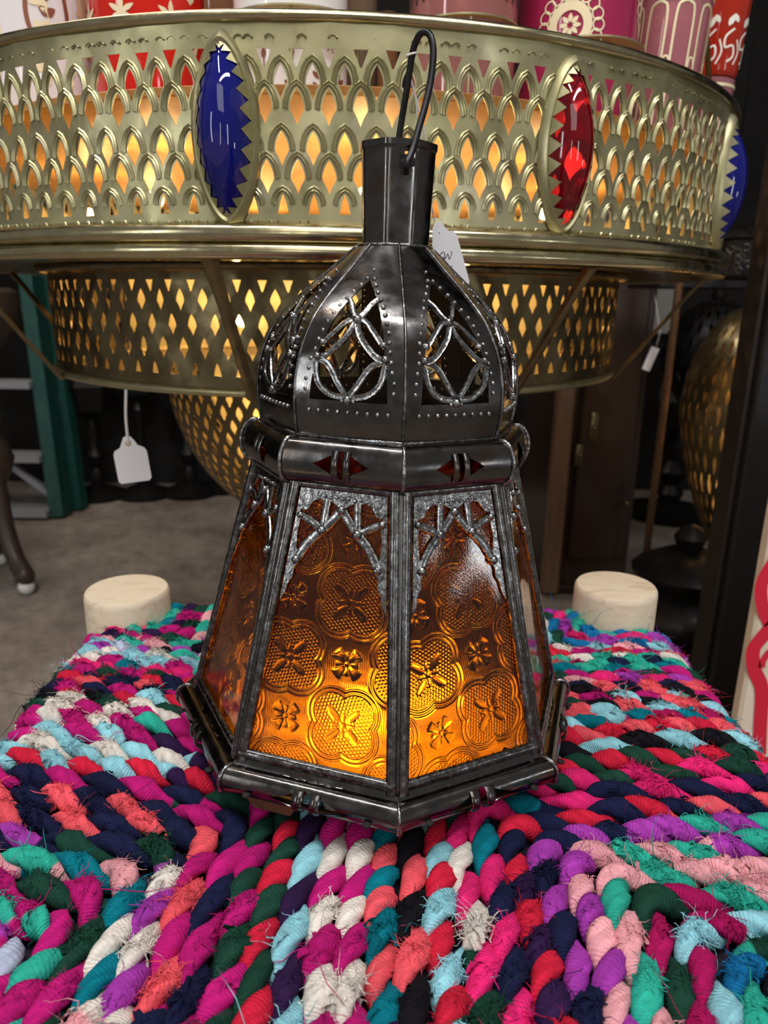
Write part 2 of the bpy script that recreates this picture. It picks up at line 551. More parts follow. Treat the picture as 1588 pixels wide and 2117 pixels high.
def rail_wrap(cx, sgn, a1=1.9, n=14):
    """angles over a rail: offset outward and height, ending at the rail's crown"""
    rc = RW - RR
    return [(sgn * rc * sin(a), (ZS - RR) - rc + rc * cos(a)) for a in np.linspace(a1, 0, n)]


def L_path(mx_, my, ey, xs, ys, seed):
    """from the side rail at height ey, along to the mitre, and away over the front or back rail"""
    cx = XL if xs < 0 else XR
    cy = YF if ys < 0 else YB
    z = ZS - RR
    pts = [(cx + o, ey, h) for o, h in rail_wrap(cx, xs)]
    m = np.array([mx_, my])
    s0 = np.array([cx, ey]); e0 = np.array([mx_, cy])
    fl = min(.016, np.linalg.norm(s0 - m) * .6, np.linalg.norm(e0 - m) * .6)
    d1 = (s0 - m) / (np.linalg.norm(s0 - m) + 1e-9); d2 = (e0 - m) / (np.linalg.norm(e0 - m) + 1e-9)
    A = m + d1 * fl; Bq = m + d2 * fl
    for t in np.linspace(.1, 1, 14): pts.append((*lerp(s0, A, t), z))
    for t in np.linspace(.12, .9, 7):
        q = (1 - t) ** 2 * A + 2 * t * (1 - t) * m + t * t * Bq
        pts.append((*q, z + .002 * sin(t * pi)))
    for t in np.linspace(0, .95, 14): pts.append((*lerp(Bq, e0, t), z))
    pts += [(mx_, cy + o, h) for o, h in rail_wrap(cy, ys)][::-1]
    return bez(pts, len(pts) * 3)


stool = thing('stool', 'square low stool woven from colourful twisted rag rope with pale wooden posts', 'stool', (0, 0, 0))
b = MB()
for x, y, top in ((-.247, .649, HC - .2725), (.229, .664, HC - .2680), (-.25, .175, HC - .268), (.235, .175, HC - .268)):
    b = MB()
    r = .0395
    b.lathe([(0, 0), (r * .96, 0), (r, .004), (r, top - .006), (r * .985, top - .002), (r * .95, top), (r * .5, top + .0006), (0, top + .0008)], (x, y, 0), 40)
    b.build('leg', M['pine'], stool, sharp=50)
for p, q in (((XL, YF), (XL, YB)), ((XR, YF), (XR, YB)), ((XL, YF), (XR, YF)), ((XL, YB), (XR, YB))):
    b = MB()
    zr = ZS - RW
    b.tube([(*p, zr), (*lerp(p, q, .5), zr), (*q, zr)], RW - 2 * RR - .001, 16)
    b.build('rail', M['pine'], stool)
b = MB()
zl = ZS - 2 * RR - .001
b.box(((XL + XR) / 2, (YF + YB) / 2, zl - .004), (XR - XL, YB - YF, .006))
seat = b.build('woven_seat', M['thread_lining'], stool, smooth=False)

# dyes of the two plies, centre rope first: front leg / side leg
FL = ['WM WM', 'MW ML', 'LD WL', 'RG RL', 'MG NM', 'NM NC', 'CN CN', 'NP PN', 'BT QB', 'GM GM', 'QM MQ', 'VM LP', 'TD DQ', 'ZG LP', 'LM GL', 'QZ PD', 'NM LQ', 'CD ZG', 'WQ MB']
FR = ['CT RC', 'CK KL', 'RL RG', 'HG HG', 'NH NH', 'NR NC', 'PN NP', 'BP PQ', 'BQ BQ', 'ZG ZQ', 'ZL LZ', 'UQ QG', 'QK UT', 'KW PK', 'WQ GW', 'UL QW', 'ZG DL', 'MT PM', 'WK QC']
RL_ = ['WM WM', 'WG GW', 'CR LR', 'NM MN', 'CN CN', 'KC RN', 'MG MG', 'HQ TH', 'LM LM', 'WL LW', 'QW LW', 'LP VP', 'QB QL', 'GM GB', 'DM DM', 'TQ QH', 'LP HP']
RRt = ['LT LT', 'CL LC', 'RK CK', 'NM MG', 'KC KC', 'CB NC', 'PB HP', 'ZG MG', 'TQ TQ', 'CT QT', 'QW QW', 'BM RM', 'WL BL', 'UP UP', 'PH PH', 'UQ TU', 'HB HL']
cnt = 0


def runs_for(path_len, smid, a, c, rg):
    """dye runs of one ply: side dye up to the mitre, front dye after, with a few odd rags let in"""
    out = []; pos = 0.
    while pos < path_len:
        ln = rg.uniform(.05, .13)
        pos += ln
        base = a if pos < smid else c
        if rg.random() < .10: base = rg.choice(list('WMHCRNGTQLPDKBZ'))
        out.append((pos, base))
    out.append((9., c))
    return out


for xs, ys, TAB, corner, n_ in ((-1, -1, FL, (XL - RW, YF - RW), 19), (1, -1, FR, (XR + RW, YF - RW), 19), (-1, 1, RL_, (XL + .034, YB - .040), 16), (1, 1, RRt, (XR - .050, YB - .035), 16)):
    for i in range(n_):
        t = (i + .5) / n_
        Mp = lerp(CM, corner, t)
        if ys < 0 and abs(Mp[0] - (XL if xs < 0 else XR)) < .028: continue      # the front post stands there
        ey = .478 + (corner[1] - .478) * t
        if ys < 0 and ey < YF + .045: continue
        path = L_path(Mp[0], Mp[1], ey, xs, ys, i)
        f_, s_ = TAB[i % len(TAB)].split()
        rg = np.random.default_rng(100 + cnt)
        Ln = np.linalg.norm(np.diff(path, axis=0), axis=1).sum()
        smid = abs(Mp[0] - (XL if xs < 0 else XR)) + .05
        cols = [runs_for(Ln, smid, s_[0], f_[0], rg), runs_for(Ln, smid, s_[1], f_[1], rg)]
        mb = rope_mesh(path, cols, rg.uniform(.036, .052), 500 + cnt, 24 if ys < 0 else 18)
        mb.build('rag_rope', M['rag'], seat, color=True)
        cnt += 1

# ================================================================== the eight-sided lantern
TH = .0932
LX, LY = -.0032, .4600
lantern = thing('lantern', 'dark iron Moroccan lantern with amber pressed glass panes, standing on the rag stool', 'lantern', (LX, LY, ZS), (0, 0, 0))
lantern.rotation_euler = (Matrix.Rotation(.0235, 4, 'Y') @ Matrix.Rotation(-.012, 4, 'X') @ Matrix.Rotation(TH, 4, 'Z')).to_euler()
# local frame: z up from the seat; face k spans the angles k*45 to (k+1)*45 from the front corner


def corner(k, R, z):
    a = k * pi / 4
    return np.array([R * sin(a), -R * cos(a), z])


def fnorm(k):
    a = (k + .5) * pi / 4
    return np.array([sin(a), -cos(a), 0.])


def fpt(k, u, R, z, off=0.):
    return lerp(corner(k, R, z), corner(k + 1, R, z), (u + 1) / 2) + fnorm(k) * off


# ---- base ring and middle ring: half-round iron roll, one lens opening with two straps on every side
def ring_face(k, sect, hole_u, hole_s, n_s=14, n_u=40, small=()):
    """sect: list of (R,z) bottom to top; lens-shaped hole hole_u half-width, hole_s=(centre, half) in section parameter"""
    b = MB()
    sec = np.array(sect)
    L = np.concatenate([[0], np.cumsum(np.hypot(*np.diff(sec, axis=0).T))]); L /= L[-1]

    def pt(u, s, off=0.):
        R = np.interp(s, L, sec[:, 0]); z = np.interp(s, L, sec[:, 1])
        return fpt(k, u, R, z, off)

    us = np.unique(np.concatenate([np.linspace(-1, 1, n_u), np.linspace(-hole_u, hole_u, 25)]))
    c, h = hole_s

    def hh(u):
        q = abs(u) / hole_u
        return h * (1 - q) ** 1.25 * (1 + .3 * q) if q < 1 else 0.
    lo = np.array([[pt(u, s) for u in us] for s in np.linspace(0, 1, n_s)[:0]]) if 0 else None
    nl = n_s
    P1 = np.array([[pt(u, t * (c - hh(u))) for u in us] for t in np.linspace(0, 1, nl)])
    P2 = np.array([[pt(u, (c + hh(u)) + t * (1 - c - hh(u))) for u in us] for t in np.linspace(0, 1, nl)])
    b.grid(P1); b.grid(P2)
    # two upright straps bridging the opening
    for du in (-.095, .095):
        for w0 in (0,):
            ss = np.linspace(c - h * 1.0, c + h * 1.0, 9)
            a = np.array([[pt(du + e * .055, s, .0012 + .0012 * cos((s - c) / h * pi / 2) + bb) for e, bb in ((-1, -.0006), (-.6, .0003), (0, .0006), (.6, .0003), (1, -.0006))] for s in ss])
            b.grid(a)
    return b


def arc_sect(Rb, zb, Rt, zt, bulge, n=14):
    p, q = np.array([Rb, zb]), np.array([Rt, zt]); d = q - p
    nrm = np.array([d[1], -d[0]]); nrm /= np.linalg.norm(nrm)
    return [tuple(p + d * (.5 - .5 * cos(a)) + nrm * bulge * sin(a) ** .8) for a in np.linspace(0, pi, n)]


base_sect = [(.1285, .0132), (.1330, .0142)] + arc_sect(.1338, .0148, .1300, .0305, .0080)[1:] + [(.1298, .0312), (.1268, .0340)]
mid_sect = [(.0800, .1895), (.0845, .1905)] + arc_sect(.0852, .1912, .0822, .2165, .0092)[1:] + [(.0800, .2180)]
base_ring = thing_ = None
b = MB(); b.grid(np.array([[corner(k, R, z) for k in range(8)] for R, z in ((.02, .0200), (.126, .0200))]), True)
floor_pl = b.build('base_plate', M['plate_brass'], lantern, smooth=False)
solidify(floor_pl, .001, ang=20)
for k in range(8):
    solidify(ring_face(k, base_sect, .42, (.44, .22)).build('base_roll', M['black_metal'], lantern), .0006, inner=M['inner_dark'])
    solidify(ring_face(k, mid_sect, .46, (.52, .19)).build('shoulder_roll', M['black_metal'], lantern), .0006, inner=M['inner_dark'])
# dark beads for the base roll's holes, their shade put into the colour
for k in (6, 7, 0, 1):
    for u in (-.66, .66):
        b = MB(); b.ball(fpt(k, u, .1416, .0205), .0024, 12, 6, sc3=(1, 1, .55))
        b.build('hole_bead', M['hole'], lantern)
# welded corner beads of both rolls
for sect, nm in ((base_sect, 'base_seam'), (mid_sect, 'shoulder_seam')):
    for k in range(8):
        pts = [corner(k, R + .0004, z) for R, z in sect[1:-1]]
        b = MB(); b.tube(bez(pts, 40), .0011 + .0003 * RNG.random(41)[:len(bez(pts, 40))], 6)
        b.build(nm, M['strap_metal'], lantern)
# feet
for k in (0, 2, 4, 6):
    b = MB()
    kk = k - .5 + .5
    A = [fpt(k - 1, u, R, z) for u, R, z in ((-.92, .131, .0165), (-.15, .131, .0165), (-.32, .126, .0012), (-.80, .126, .0012))]
    Bq = [fpt(k - 1, u, R, z) for u, R, z in ((-.92, .112, .0165), (-.15, .112, .0165), (-.32, .116, .0012), (-.80, .116, .0012))]
    b.add(A + Bq, [(0, 1, 2, 3), (7, 6, 5, 4), (0, 4, 5, 1), (1, 5, 6, 2), (2, 6, 7, 3), (3, 7, 4, 0)])
    b.build('foot', M['rust'], lantern, smooth=False)

# ---- glazed sides
R0, Z0, R1, Z1 = .1262, .0335, .0845, .1930


def side(k, u, t, off=0.):
    """t 0 at the bottom of the pane, 1 at the top"""
    R = R0 + (R1 - R0) * t; z = Z0 + (Z1 - Z0) * t
    n = fnorm(k) * (Z1 - Z0) + np.array([0, 0, 1]) * (R0 - R1) * cos(pi / 8); n /= np.linalg.norm(n)
    return lerp(corner(k, R, z), corner(k + 1, R, z), (u + 1) / 2) + n * off


HALF0, HALF1 = R0 * sin(pi / 8), R1 * sin(pi / 8)
HGT = hypot(Z1 - Z0, (R0 - R1) * cos(pi / 8))


def relief(x, y):
    """height of the pressed glass: quatrefoils with beads, flowers between, double ridges"""
    L = .0490
    i = np.floor(x / L + .5); j = np.floor(y / L + .5)
    lx = x - i * L; ly = y - j * L
    c, rl = .0100, .0107
    d = np.minimum(np.minimum(np.hypot(lx - c, ly), np.hypot(lx + c, ly)), np.minimum(np.hypot(lx, ly - c), np.hypot(lx, ly + c))) - rl
    d = np.minimum(d, np.maximum(np.abs(lx), np.abs(ly)) - c * .85)
    g = lambda v, s: np.exp(-(v / s) ** 2)
    h = .00145 * g(d - .0006, .00062) + .00135 * g(d - .0031, .00065)
    # beads inside
    p = .00215
    row = np.floor(ly / (p * .866) + .5)
    bx = (lx + (row % 2) * p / 2); bx = bx - np.floor(bx / p + .5) * p
    by = ly - row * p * .866
    bead = np.clip(1 - (np.hypot(bx, by) / .00095) ** 2, 0, 1) ** .5 * .00095
    # four leaves and a boss
    def leaf(a, b_): return np.clip(1 - ((a - .0082) / .0056) ** 2 - (b_ / .0026) ** 2, 0, 1) ** .5
    lv = np.maximum(np.maximum(leaf(lx, ly), leaf(-lx, ly)), np.maximum(leaf(ly, lx), leaf(-ly, lx)))
    qx, qy = (lx + ly) * .7071, (lx - ly) * .7071
    def curl(a, b_): return np.clip(1 - ((a - .0048) / .0030) ** 2 - (b_ / .0013) ** 2, 0, 1) ** .5
    cv = np.maximum(np.maximum(curl(qx, qy), curl(-qx, qy)), np.maximum(curl(qy, qx), curl(-qy, qx)))
    boss = np.clip(1 - (np.hypot(lx, ly) / .0019) ** 2, 0, 1) ** .5
    dec = np.maximum(np.maximum(lv * .0014, cv * .0011), boss * .0013)
    inside = d < -.0006
    h = np.where(inside, np.where(dec > 0, dec, h + bead), h)
    # flower in the gap
    fx = lx - np.sign(lx) * L / 2; fy = ly - np.sign(ly) * L / 2
    r = np.hypot(fx, fy); th = np.arctan2(fy, fx)
    pet = np.clip(1 - ((r - .0058) / .0042) ** 2, 0, 1) * np.clip(np.cos(4 * th) * 1.6 - .2 + .3, 0, 1) ** .6
    pet2 = np.clip(1 - ((r - .0042) / .0026) ** 2, 0, 1) * np.clip(np.cos(4 * th + pi) * 1.6 - .5, 0, 1)
    bs = np.clip(1 - (r / .0014) ** 2, 0, 1) ** .5
    fl = np.maximum(np.maximum(pet * .0017, pet2 * .0012), bs * .0012)
    hatch = .00024 * np.sin((fx + fy) * 2 * pi / .0017) * np.clip((d - .0048) / .001, 0, 1)
    return np.where(d > .0042, np.where(fl > 0, fl, h + hatch), h)


def pane(k, nx, ny, ox, oy, rot, thick=.0022):
    u = np.linspace(-.93, .93, nx); t = np.linspace(.01, 1.04, ny)
    U, Tt = np.meshgrid(u, t)
    half = HALF0 + (HALF1 - HALF0) * Tt
    x = U * half; y = Tt * HGT
    xr = x * cos(rot) - y * sin(rot) + ox; yr = x * sin(rot) + y * cos(rot) + oy
    h = relief(xr, yr)
    # hand-made waviness of the smooth outer face
    wav = .00010 * np.sin(x * 150 + y * 40) + .00008 * np.sin(y * 70 - x * 180)
    A0, B0 = corner(k, R0, Z0), corner(k + 1, R0, Z0); A1, B1 = corner(k, R1, Z1), corner(k + 1, R1, Z1)
    w = ((U + 1) / 2)[..., None]; tt = Tt[..., None]
    P = (A0 * (1 - w) + B0 * w) * (1 - tt) + (A1 * (1 - w) + B1 * w) * tt
    n = fnorm(k) * (Z1 - Z0) + np.array([0, 0, 1]) * (R0 - R1) * cos(pi / 8); n /= np.linalg.norm(n)
    F_ = P + n * (wav[..., None] - .0010); Bk = P - n * (thick + .0010 + h[..., None])
    b = MB()
    b.grid(F_); b.grid(Bk, flip=True)
    N = nx * ny
    rim = [i for i in range(nx)] + [(j + 1) * nx - 1 for j in range(1, ny)] + [N - 1 - i for i in range(1, nx)] + [j * nx for j in range(ny - 2, 0, -1)]
    for i in range(len(rim)):
        a, c = rim[i], rim[(i + 1) % len(rim)]
        b.f.append([a, a + N, c + N, c][::1])
    return b


def half_round(b, k, pts, w, h, n=5):
    """raised strip along pts=(u,t) on side k, half-round section"""
    pts = np.array(pts, float)
    P = np.array([side(k, u, t) for u, t in pts])
    nrm = fnorm(k) * (Z1 - Z0) + np.array([0, 0, 1]) * (R0 - R1) * cos(pi / 8); nrm /= np.linalg.norm(nrm)
    T = np.gradient(P, axis=0); T /= np.linalg.norm(T, axis=1)[:, None] + 1e-12
    S = np.cross(T, nrm)
    rows = []
    for i in range(len(P)):
        ww = w if np.isscalar(w) else w[i]
        jit = 1 + .045 * RNG.normal()
        rows.append([P[i] + S[i] * ww * cos(a) / 2 + nrm * (h * sin(a) ** .6 * jit if 0 < a < pi else 0) for a in np.linspace(pi, 0, n)])
    b.grid(np.array(rows))


def fan(b, k, outline, h0, h1):
    """flat cut-out plate on side k from a polygon in (u,t)"""
    n = len(outline)
    V = [side(k, u, t, h1) for u, t in outline] + [side(k, u, t, h0) for u, t in outline]
    b.add(V, [list(range(n))] + [[i, n + i, n + (i + 1) % n, (i + 1) % n] for i in range(n)])


pane_cut = [(.004, .0135, .62), (.0205, .006, .40), (.03, .011, .2), (.012, .03, .9), (.0, .0, .3), (.01, .02, .5), (.02, .0, .1), (.011, .019, .75)]
for k in range(8):
    fr = MB()
    seen = k in (7, 0, 6, 1)
    # border strips: two uprights hugging the corner, a sill and a head
    tl = np.linspace(-.012, 1.0, 46)
    for sgn in (-1, 1):
        us = [sgn * (1 - .0034 / (HALF0 + (HALF1 - HALF0) * t)) for t in tl]
        half_round(fr, k, list(zip(us, tl)), .0062, .0030, 7)
    ul = np.linspace(-.97, .97, 26)
    half_round(fr, k, [(u, .018) for u in ul], .0060, .0030, 7)
    half_round(fr, k, [(u, .988) for u in ul], .0060, .0026, 7)
    panel = fr.build('side_frame', M['frame_metal'], lantern, sharp=60)
    g = pane(k, 200 if seen else 70, 350 if seen else 120, *pane_cut[k])
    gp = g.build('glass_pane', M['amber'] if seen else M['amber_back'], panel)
    # pierced arch across the head of the pane: t is measured down from the top in head-widths
    fw = MB()

    def q(sx, d):      # sx -1..1 across the opening, d down from the top in widths of the head
        t = 1 - .02 - d * (2 * HALF1) / HGT
        return (sx * (1 - .0075 / (HALF0 + (HALF1 - HALF0) * t)), t)
    # head plate and side plates with scalloped edges
    top = [(-1, 0), (1, 0)]
    edge = [(1, .20), (.97, .19), (.86, .215), (.76, .20), (.70, .155), (.62, .115), (.50, .10), (.42, .115), (.30, .10), (.20, .125), (.10, .15), (0, .185),
            (-.10, .15), (-.20, .125), (-.30, .10), (-.42, .115), (-.50, .10), (-.62, .115), (-.70, .155), (-.76, .20), (-.86, .215), (-.97, .19), (-1, .20)]
    n_e = len(edge)
    # as quads between the straight top and the scalloped edge
    V = [side(k, *q(x, 0), .0009) for x, _ in edge] + [side(k, *q(*e), .0009) for e in edge]
    fw.add(V, [(i, i + 1, n_e + i + 1, n_e + i) for i in range(n_e - 1)])
    for sg in (-1, 1):
        inner = [(.93, .17), (.88, .30), (.90, .42), (.86, .55), (.78, .60), (.77, .68), (.84, .72), (.83, .80), (.90, .86), (.93, .95), (1.0, 1.02)]
        V = [side(k, *q(sg * 1.0, d), .0009) for _, d in inner] + [side(k, *q(sg * x, d), .0009) for x, d in inner]
        ni = len(inner)
        fw.add(V, [(i, i + 1, ni + i + 1, ni + i) for i in range(ni - 1)])
        # straps meeting at the node
        node = (.38, .37)
        for pth, ww in (([(0, .17), (.14, .25), node], .0042), ([node, (.55, .44), (.70, .53), (.82, .64)], .0042),
                        ([node, (.62, .31), (.90, .26)], .0036), ([node, (.36, .24), (.34, .10)], .0036)):
            pts = bez([(sg * x, d) for x, d in pth], 12)
            half_round(fw, k, [q(x, d) for x, d in pts], .0044 if ww < .004 else .0052, .0012, 7)
        # blobs of solder at the knots and a volute in the corner
        for (x, d, r) in ((node[0], node[1], .0030), (0, .18, .0028), (.82, .65, .0028), (.90, .26, .0022)):
            P = side(k, *q(sg * x, d), .001); fw.ball(P, r, 8, 5, sc3=(1, 1, 1))
        vol = [(.80 + .13 * cos(a) * (1 - a / 12), .10 + .08 * sin(a) * (1 - a / 12)) for a in np.linspace(0, 5.2, 14)]
        half_round(fw, k, [q(sg * x, d) for x, d in vol], .0022, .0012, 5)
    # punched row along the head
    for x in np.linspace(-.55, .55, 9):
        fw.ball(side(k, *q(x, .075 + .02 * RNG.random()), .0009), .0013, 6, 4)
    o = fw.build('arch_fretwork', M['strap_metal'], panel, sharp=60)
    solidify(o, .0006, 0)
    # seam bead on the corner
    b = MB(); b.tube(bez([corner(k, R0 + (R1 - R0) * t + .0002, Z0 + (Z1 - Z0) * t) for t in np.linspace(-.01, 1, 12)], 44), .0016, 6)
    b.build('corner_seam', M['black_metal'], lantern)

# amber glass tongues behind the shoulder roll
b = MB(); b.grid(np.array([[corner(k, R, z) for k in range(8)] for R, z in ((.0772, .192), (.0760, .213))]), True)
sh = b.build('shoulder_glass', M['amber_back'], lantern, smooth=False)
solidify(sh, .0015, ang=20)

# ---- the domed top
prof = [(.0800, .2165), (.0812, .2240), (.0822, .2330), (.0818, .2440), (.0806, .2520), (.0782, .2610), (.0742, .2700), (.0690, .2785), (.0630, .2855), (.0575, .2910),
        (.0505, .2975), (.0440, .3030), (.0375, .3085), (.0325, .3130), (.0280, .3170), (.0240, .3205), (.0212, .3225)]
pf = bez([(r, z, 0) for r, z in prof], 64)[:, :2]
PL = np.concatenate([[0], np.cumsum(np.hypot(*np.diff(pf, axis=0).T))]); PL /= PL[-1]


def dome(k, u, s, off=0.):
    R = np.interp(s, PL, pf[:, 0]); z = np.interp(s, PL, pf[:, 1])
    dR = np.interp(s + .01, PL, pf[:, 0]) - np.interp(s - .01, PL, pf[:, 0]); dz = np.interp(s + .01, PL, pf[:, 1]) - np.interp(s - .01, PL, pf[:, 1])
    q = hypot(dR, dz) + 1e-9
    bul = .0011 * (1 - u * u)                     # each gore is beaten slightly hollow-backed
    n = fnorm(k) * dz / q + np.array([0, 0, 1]) * (-dR / q)
    return lerp(corner(k, R, z), corner(k + 1, R, z), (u + 1) / 2) + n * (off + bul)


S_B, S_T = .165, .735            # window sill and apex in the profile parameter


WSC = 1.


def win(s):
    """half-width of the pierced window in u"""
    v = (s - S_B) / (S_T - S_B)
    if v <= 0 or v >= 1: return 0.
    return float(np.interp(v, [0, .12, .30, .5, .68, .82, .93, 1], [.70, .69, .64, .57, .46, .31, .15, 0])) * WSC


def wq(x, v):
    """x -1..1 within the window width, v 0 sill .. 1 apex"""
    s = S_B + v * (S_T - S_B)
    return x * max(win(min(max(s, S_B + .001), S_T - .001)), .02), s


def dome_strap(b, k, pts, w, h=.0009):
    P = bez([(*wq(x, v), 0) for x, v in pts], 14)[:, :2]
    C = np.array([dome(k, u, s, .0004) for u, s in P])
    N = np.array([dome(k, u, s, .0104) for u, s in P]) - C; N /= np.linalg.norm(N, axis=1)[:, None]
    T = np.gradient(C, axis=0); T /= np.linalg.norm(T, axis=1)[:, None]
    S_ = np.cross(T, N)
    rows = [[C[i] + S_[i] * w * e + N[i] * hh for e, hh in ((-.5, -.0004), (-.44, h * .7), (-.25, h * .42), (.25, h * .42), (.44, h * .7), (.5, -.0004))] for i in range(len(C))]
    b.grid(np.array(rows))


for k in range(8):
    WSC = .72 if k in (2, 3, 4, 5) else 1.  # rear windows narrowed to keep the inside of the dome dark
    b = MB()
    s_low = np.linspace(0, S_B, 10); s_mid = np.concatenate([[S_B + 1e-4], np.linspace(S_B + .004, S_T - .006, 40), [S_T - 1e-4]]); s_hi = np.linspace(S_T, 1, 14)
    uu = np.linspace(-1, 1, 21)
    b.grid(np.array([[dome(k, u, s) for u in uu] for s in s_low]))
    b.grid(np.array([[dome(k, u, s) for u in uu] for s in s_hi]))
    for sg in (-1, 1):
        t = np.linspace(0, 1, 9)
        b.grid(np.array([[dome(k, sg * (win(s) + (1 - win(s)) * q_), s) for q_ in t] for s in s_mid]))
    gore = b.build('dome_panel', M['black_metal'], lantern, sharp=50)
    solidify(gore, .0007, inner=M['inner_dark'], ang=50)
    f = MB()
    n1, n2, nl, nr = (0, .60), (0, .02), (-1.0, .30), (1.0, .30)
    for sg in (-1, 1):
        f_ = lambda pts: [(sg * x, v) for x, v in pts]
        dome_strap(f, k, f_([n1, (.42, .575), (1.0, .40), ]), .0032)       # upper lens, outer
        dome_strap(f, k, f_([n1, (.22, .47), (.70, .33), (1.0, .30)]), .0036)
        dome_strap(f, k, f_([(1.0, .30), (.60, .25), (.25, .12), (0, .03)]), .0036)
        dome_strap(f, k, f_([(1.0, .27), (.82, .13), (.45, .045), (0, .03)]), .0036)
        dome_strap(f, k, f_([n1, (.30, .67), (.66, .75), (1.15, .80)]), .0032)
        for x, v in ((1.0, .31), (.98, .41)):
            f.ball(dome(k, *wq(sg * x, v), .0006), .0022, 8, 5)
    f.ball(dome(k, *wq(0, .60), .0006), .0028, 8, 5); f.ball(dome(k, *wq(0, .01), .0006), .0026, 8, 5)
    # punched dots round the window
    for v in np.linspace(.0, 1.02, 15):
        s = S_B + v * (S_T - S_B)
        for sg in (-1, 1):
            f.ball(dome(k, sg * (win(s) + .105 + .02 * RNG.normal() * .4), s, .0001), .0014, 8, 5)
    for x in np.linspace(-.72, .72, 9):
        f.ball(dome(k, x, S_B - .045, .0001), .0014, 8, 5)
    f.ball(dome(k, 0, S_T + .07, .0001), .00105, 7, 4)
    # little tabs folded over near the foot and the neck
    pass
    f.build('window_fretwork', M['strap_metal'], gore, sharp=50)
    b = MB(); b.tube(np.array([dome(k, -1, s, .0002) for s in np.linspace(0, 1, 40)]), .0010, 6)
    b.build('dome_seam', M['frame_metal'], lantern)
b = MB(); b.tube(np.array([corner(k, .0806, .2172) for k in range(9)]), .0011, 6, caps=False)
b.build('dome_bead', M['strap_metal'], lantern)

# ---- neck, wire bail
NZ0, NZ1 = .3215, .3775


def neck_R(a, z):
    base_ = .0203 + (.0222 - .0203) * (z - NZ0) / (NZ1 - NZ0)
    if z > NZ1 - .0045: base_ += .0008 * min(1, (z - (NZ1 - .0045)) / .001)
    d = ((a + pi / 8) % (pi / 4)) - pi / 8
    return base_ * (.25 + .75 * (.955 / max(cos(d), .9239)) * (1 - .012 * max(0, abs(d) - .34) / .05))


b = MB()
na = 96; zz = np.concatenate([np.linspace(NZ0, NZ1 - .0048, 34), np.linspace(NZ1 - .0044, NZ1, 6)])
aa = np.linspace(0, 2 * pi, na, endpoint=False)
P = np.array([[(neck_R(a, z) * sin(a), -neck_R(a, z) * cos(a), z) for a in aa] for z in zz])
b.grid(P, True)
# cut the two bail holes
HZ = NZ1 - .0120
keep = []
for q_ in b.f:
    c = np.mean([b.v[0][i] for i in q_], axis=0)
    a = atan2(c[0], -c[1])
    hit = False
    for a0 in (.12, pi + .12):
        da = (a - a0 + pi) % (2 * pi) - pi
        if (da * .021 / .0042) ** 2 + ((c[2] - HZ) / .0052) ** 2 < 1: hit = True
    if not hit: keep.append(q_)
b.f = keep
nk = b.build('neck', M['black_metal'], lantern, sharp=70)
solidify(nk, .0008, inner=M['inner_dark'], ang=60)
b = MB(); b.tube(np.array([(.0222 * sin(a), -.0222 * cos(a), NZ0 + .0006) for a in np.linspace(0, 2 * pi, 40)]), .0009, 6, caps=False)
b.build('neck_collar', M['strap_metal'], lantern)
LM = Matrix.Translation(lantern.location) @ lantern.rotation_euler.to_matrix().to_4x4()
LI = LM.inverted()
loc = lambda p: np.array(LI @ Vector(p))
fr_ = loc(at(840, 342, LY - .0225)); bk_ = loc(at(829, 318, LY + .0225))
bail = [fr_ + np.array([.001, .006, -.002]), fr_ + np.array([0, -.0012, 0])]
for px, py, dy in ((853, 310, -.0195), (868, 258, -.014), (880, 215, -.010), (891, 165, -.006), (896, 110, -.003), (892, 80, -.001), (884, 68, .001), (872, 68, .003), (861, 84, .006), (852, 115, .009), (842, 180, .013), (832, 240, .017), (824, 290, .0195)):
    bail.append(loc(at(px, py, LY + dy)))
bail += [loc(at(821, 312, LY + .021)), loc(at(820, 330, LY + .024))]
b = MB(); b.tube(bez(bail, 120), .00195, 10)
b.build('wire_bail', M['wire'], lantern)

# warm lamp added low inside, on the base plate, for the amber glow
b = MB(); b.lathe([(0, 0), (.008, 0), (.009, .002), (.0085, .006), (.005, .010), (0, .011)], (-.012, -.040, .0205), 16)
lamp = b.build('added_glow_lamp', M['bulb'], lantern)

# ---- price tag on its string behind the neck
tag1 = thing('price_tag', 'white scalloped price tag with handwritten letters, tied by string behind the lantern neck', 'price tag', (0, 0, 0))
TY = LY + .060
cn = at(930, 540, TY)
O = at(907, 482, TY)
ax = at(947, 620, TY + .022) - O; ax /= np.linalg.norm(ax)           # down the tag
sdv = np.array([.66, .70, .26]); sdv -= ax * sdv.dot(ax); sdv /= np.linalg.norm(sdv)
nn_ = np.cross(ax, sdv)
tp = lambda x, y, z: O + ax * (y) + sdv * (x) + nn_ * z
out = [(-.0165, .046), (-.0165, .010), (-.0140, .006), (-.0105, .0055), (-.0085, .002), (-.0045, -.0055), (0, -.0075), (.0045, -.0055), (.0080, .001), (.0100, .0045), (.0140, .006), (.0165, .011), (.0165, .046), (.0145, .048), (-.0145, .048)]
b = MB(); b.prism(out, .0005, tp)
card = b.build('card', M['tag'], tag1, smooth=False)
b = MB(); b.lathe([(.0012, 0), (.0026, .0004), (.0030, 0)], (0, 0, 0), 20)
b.build('eyelet', M['gold_paint'], card, xf=lambda x, y, z: tp(x, y, z + .0006 if nn_[1] > 0 else -.0006 - z))
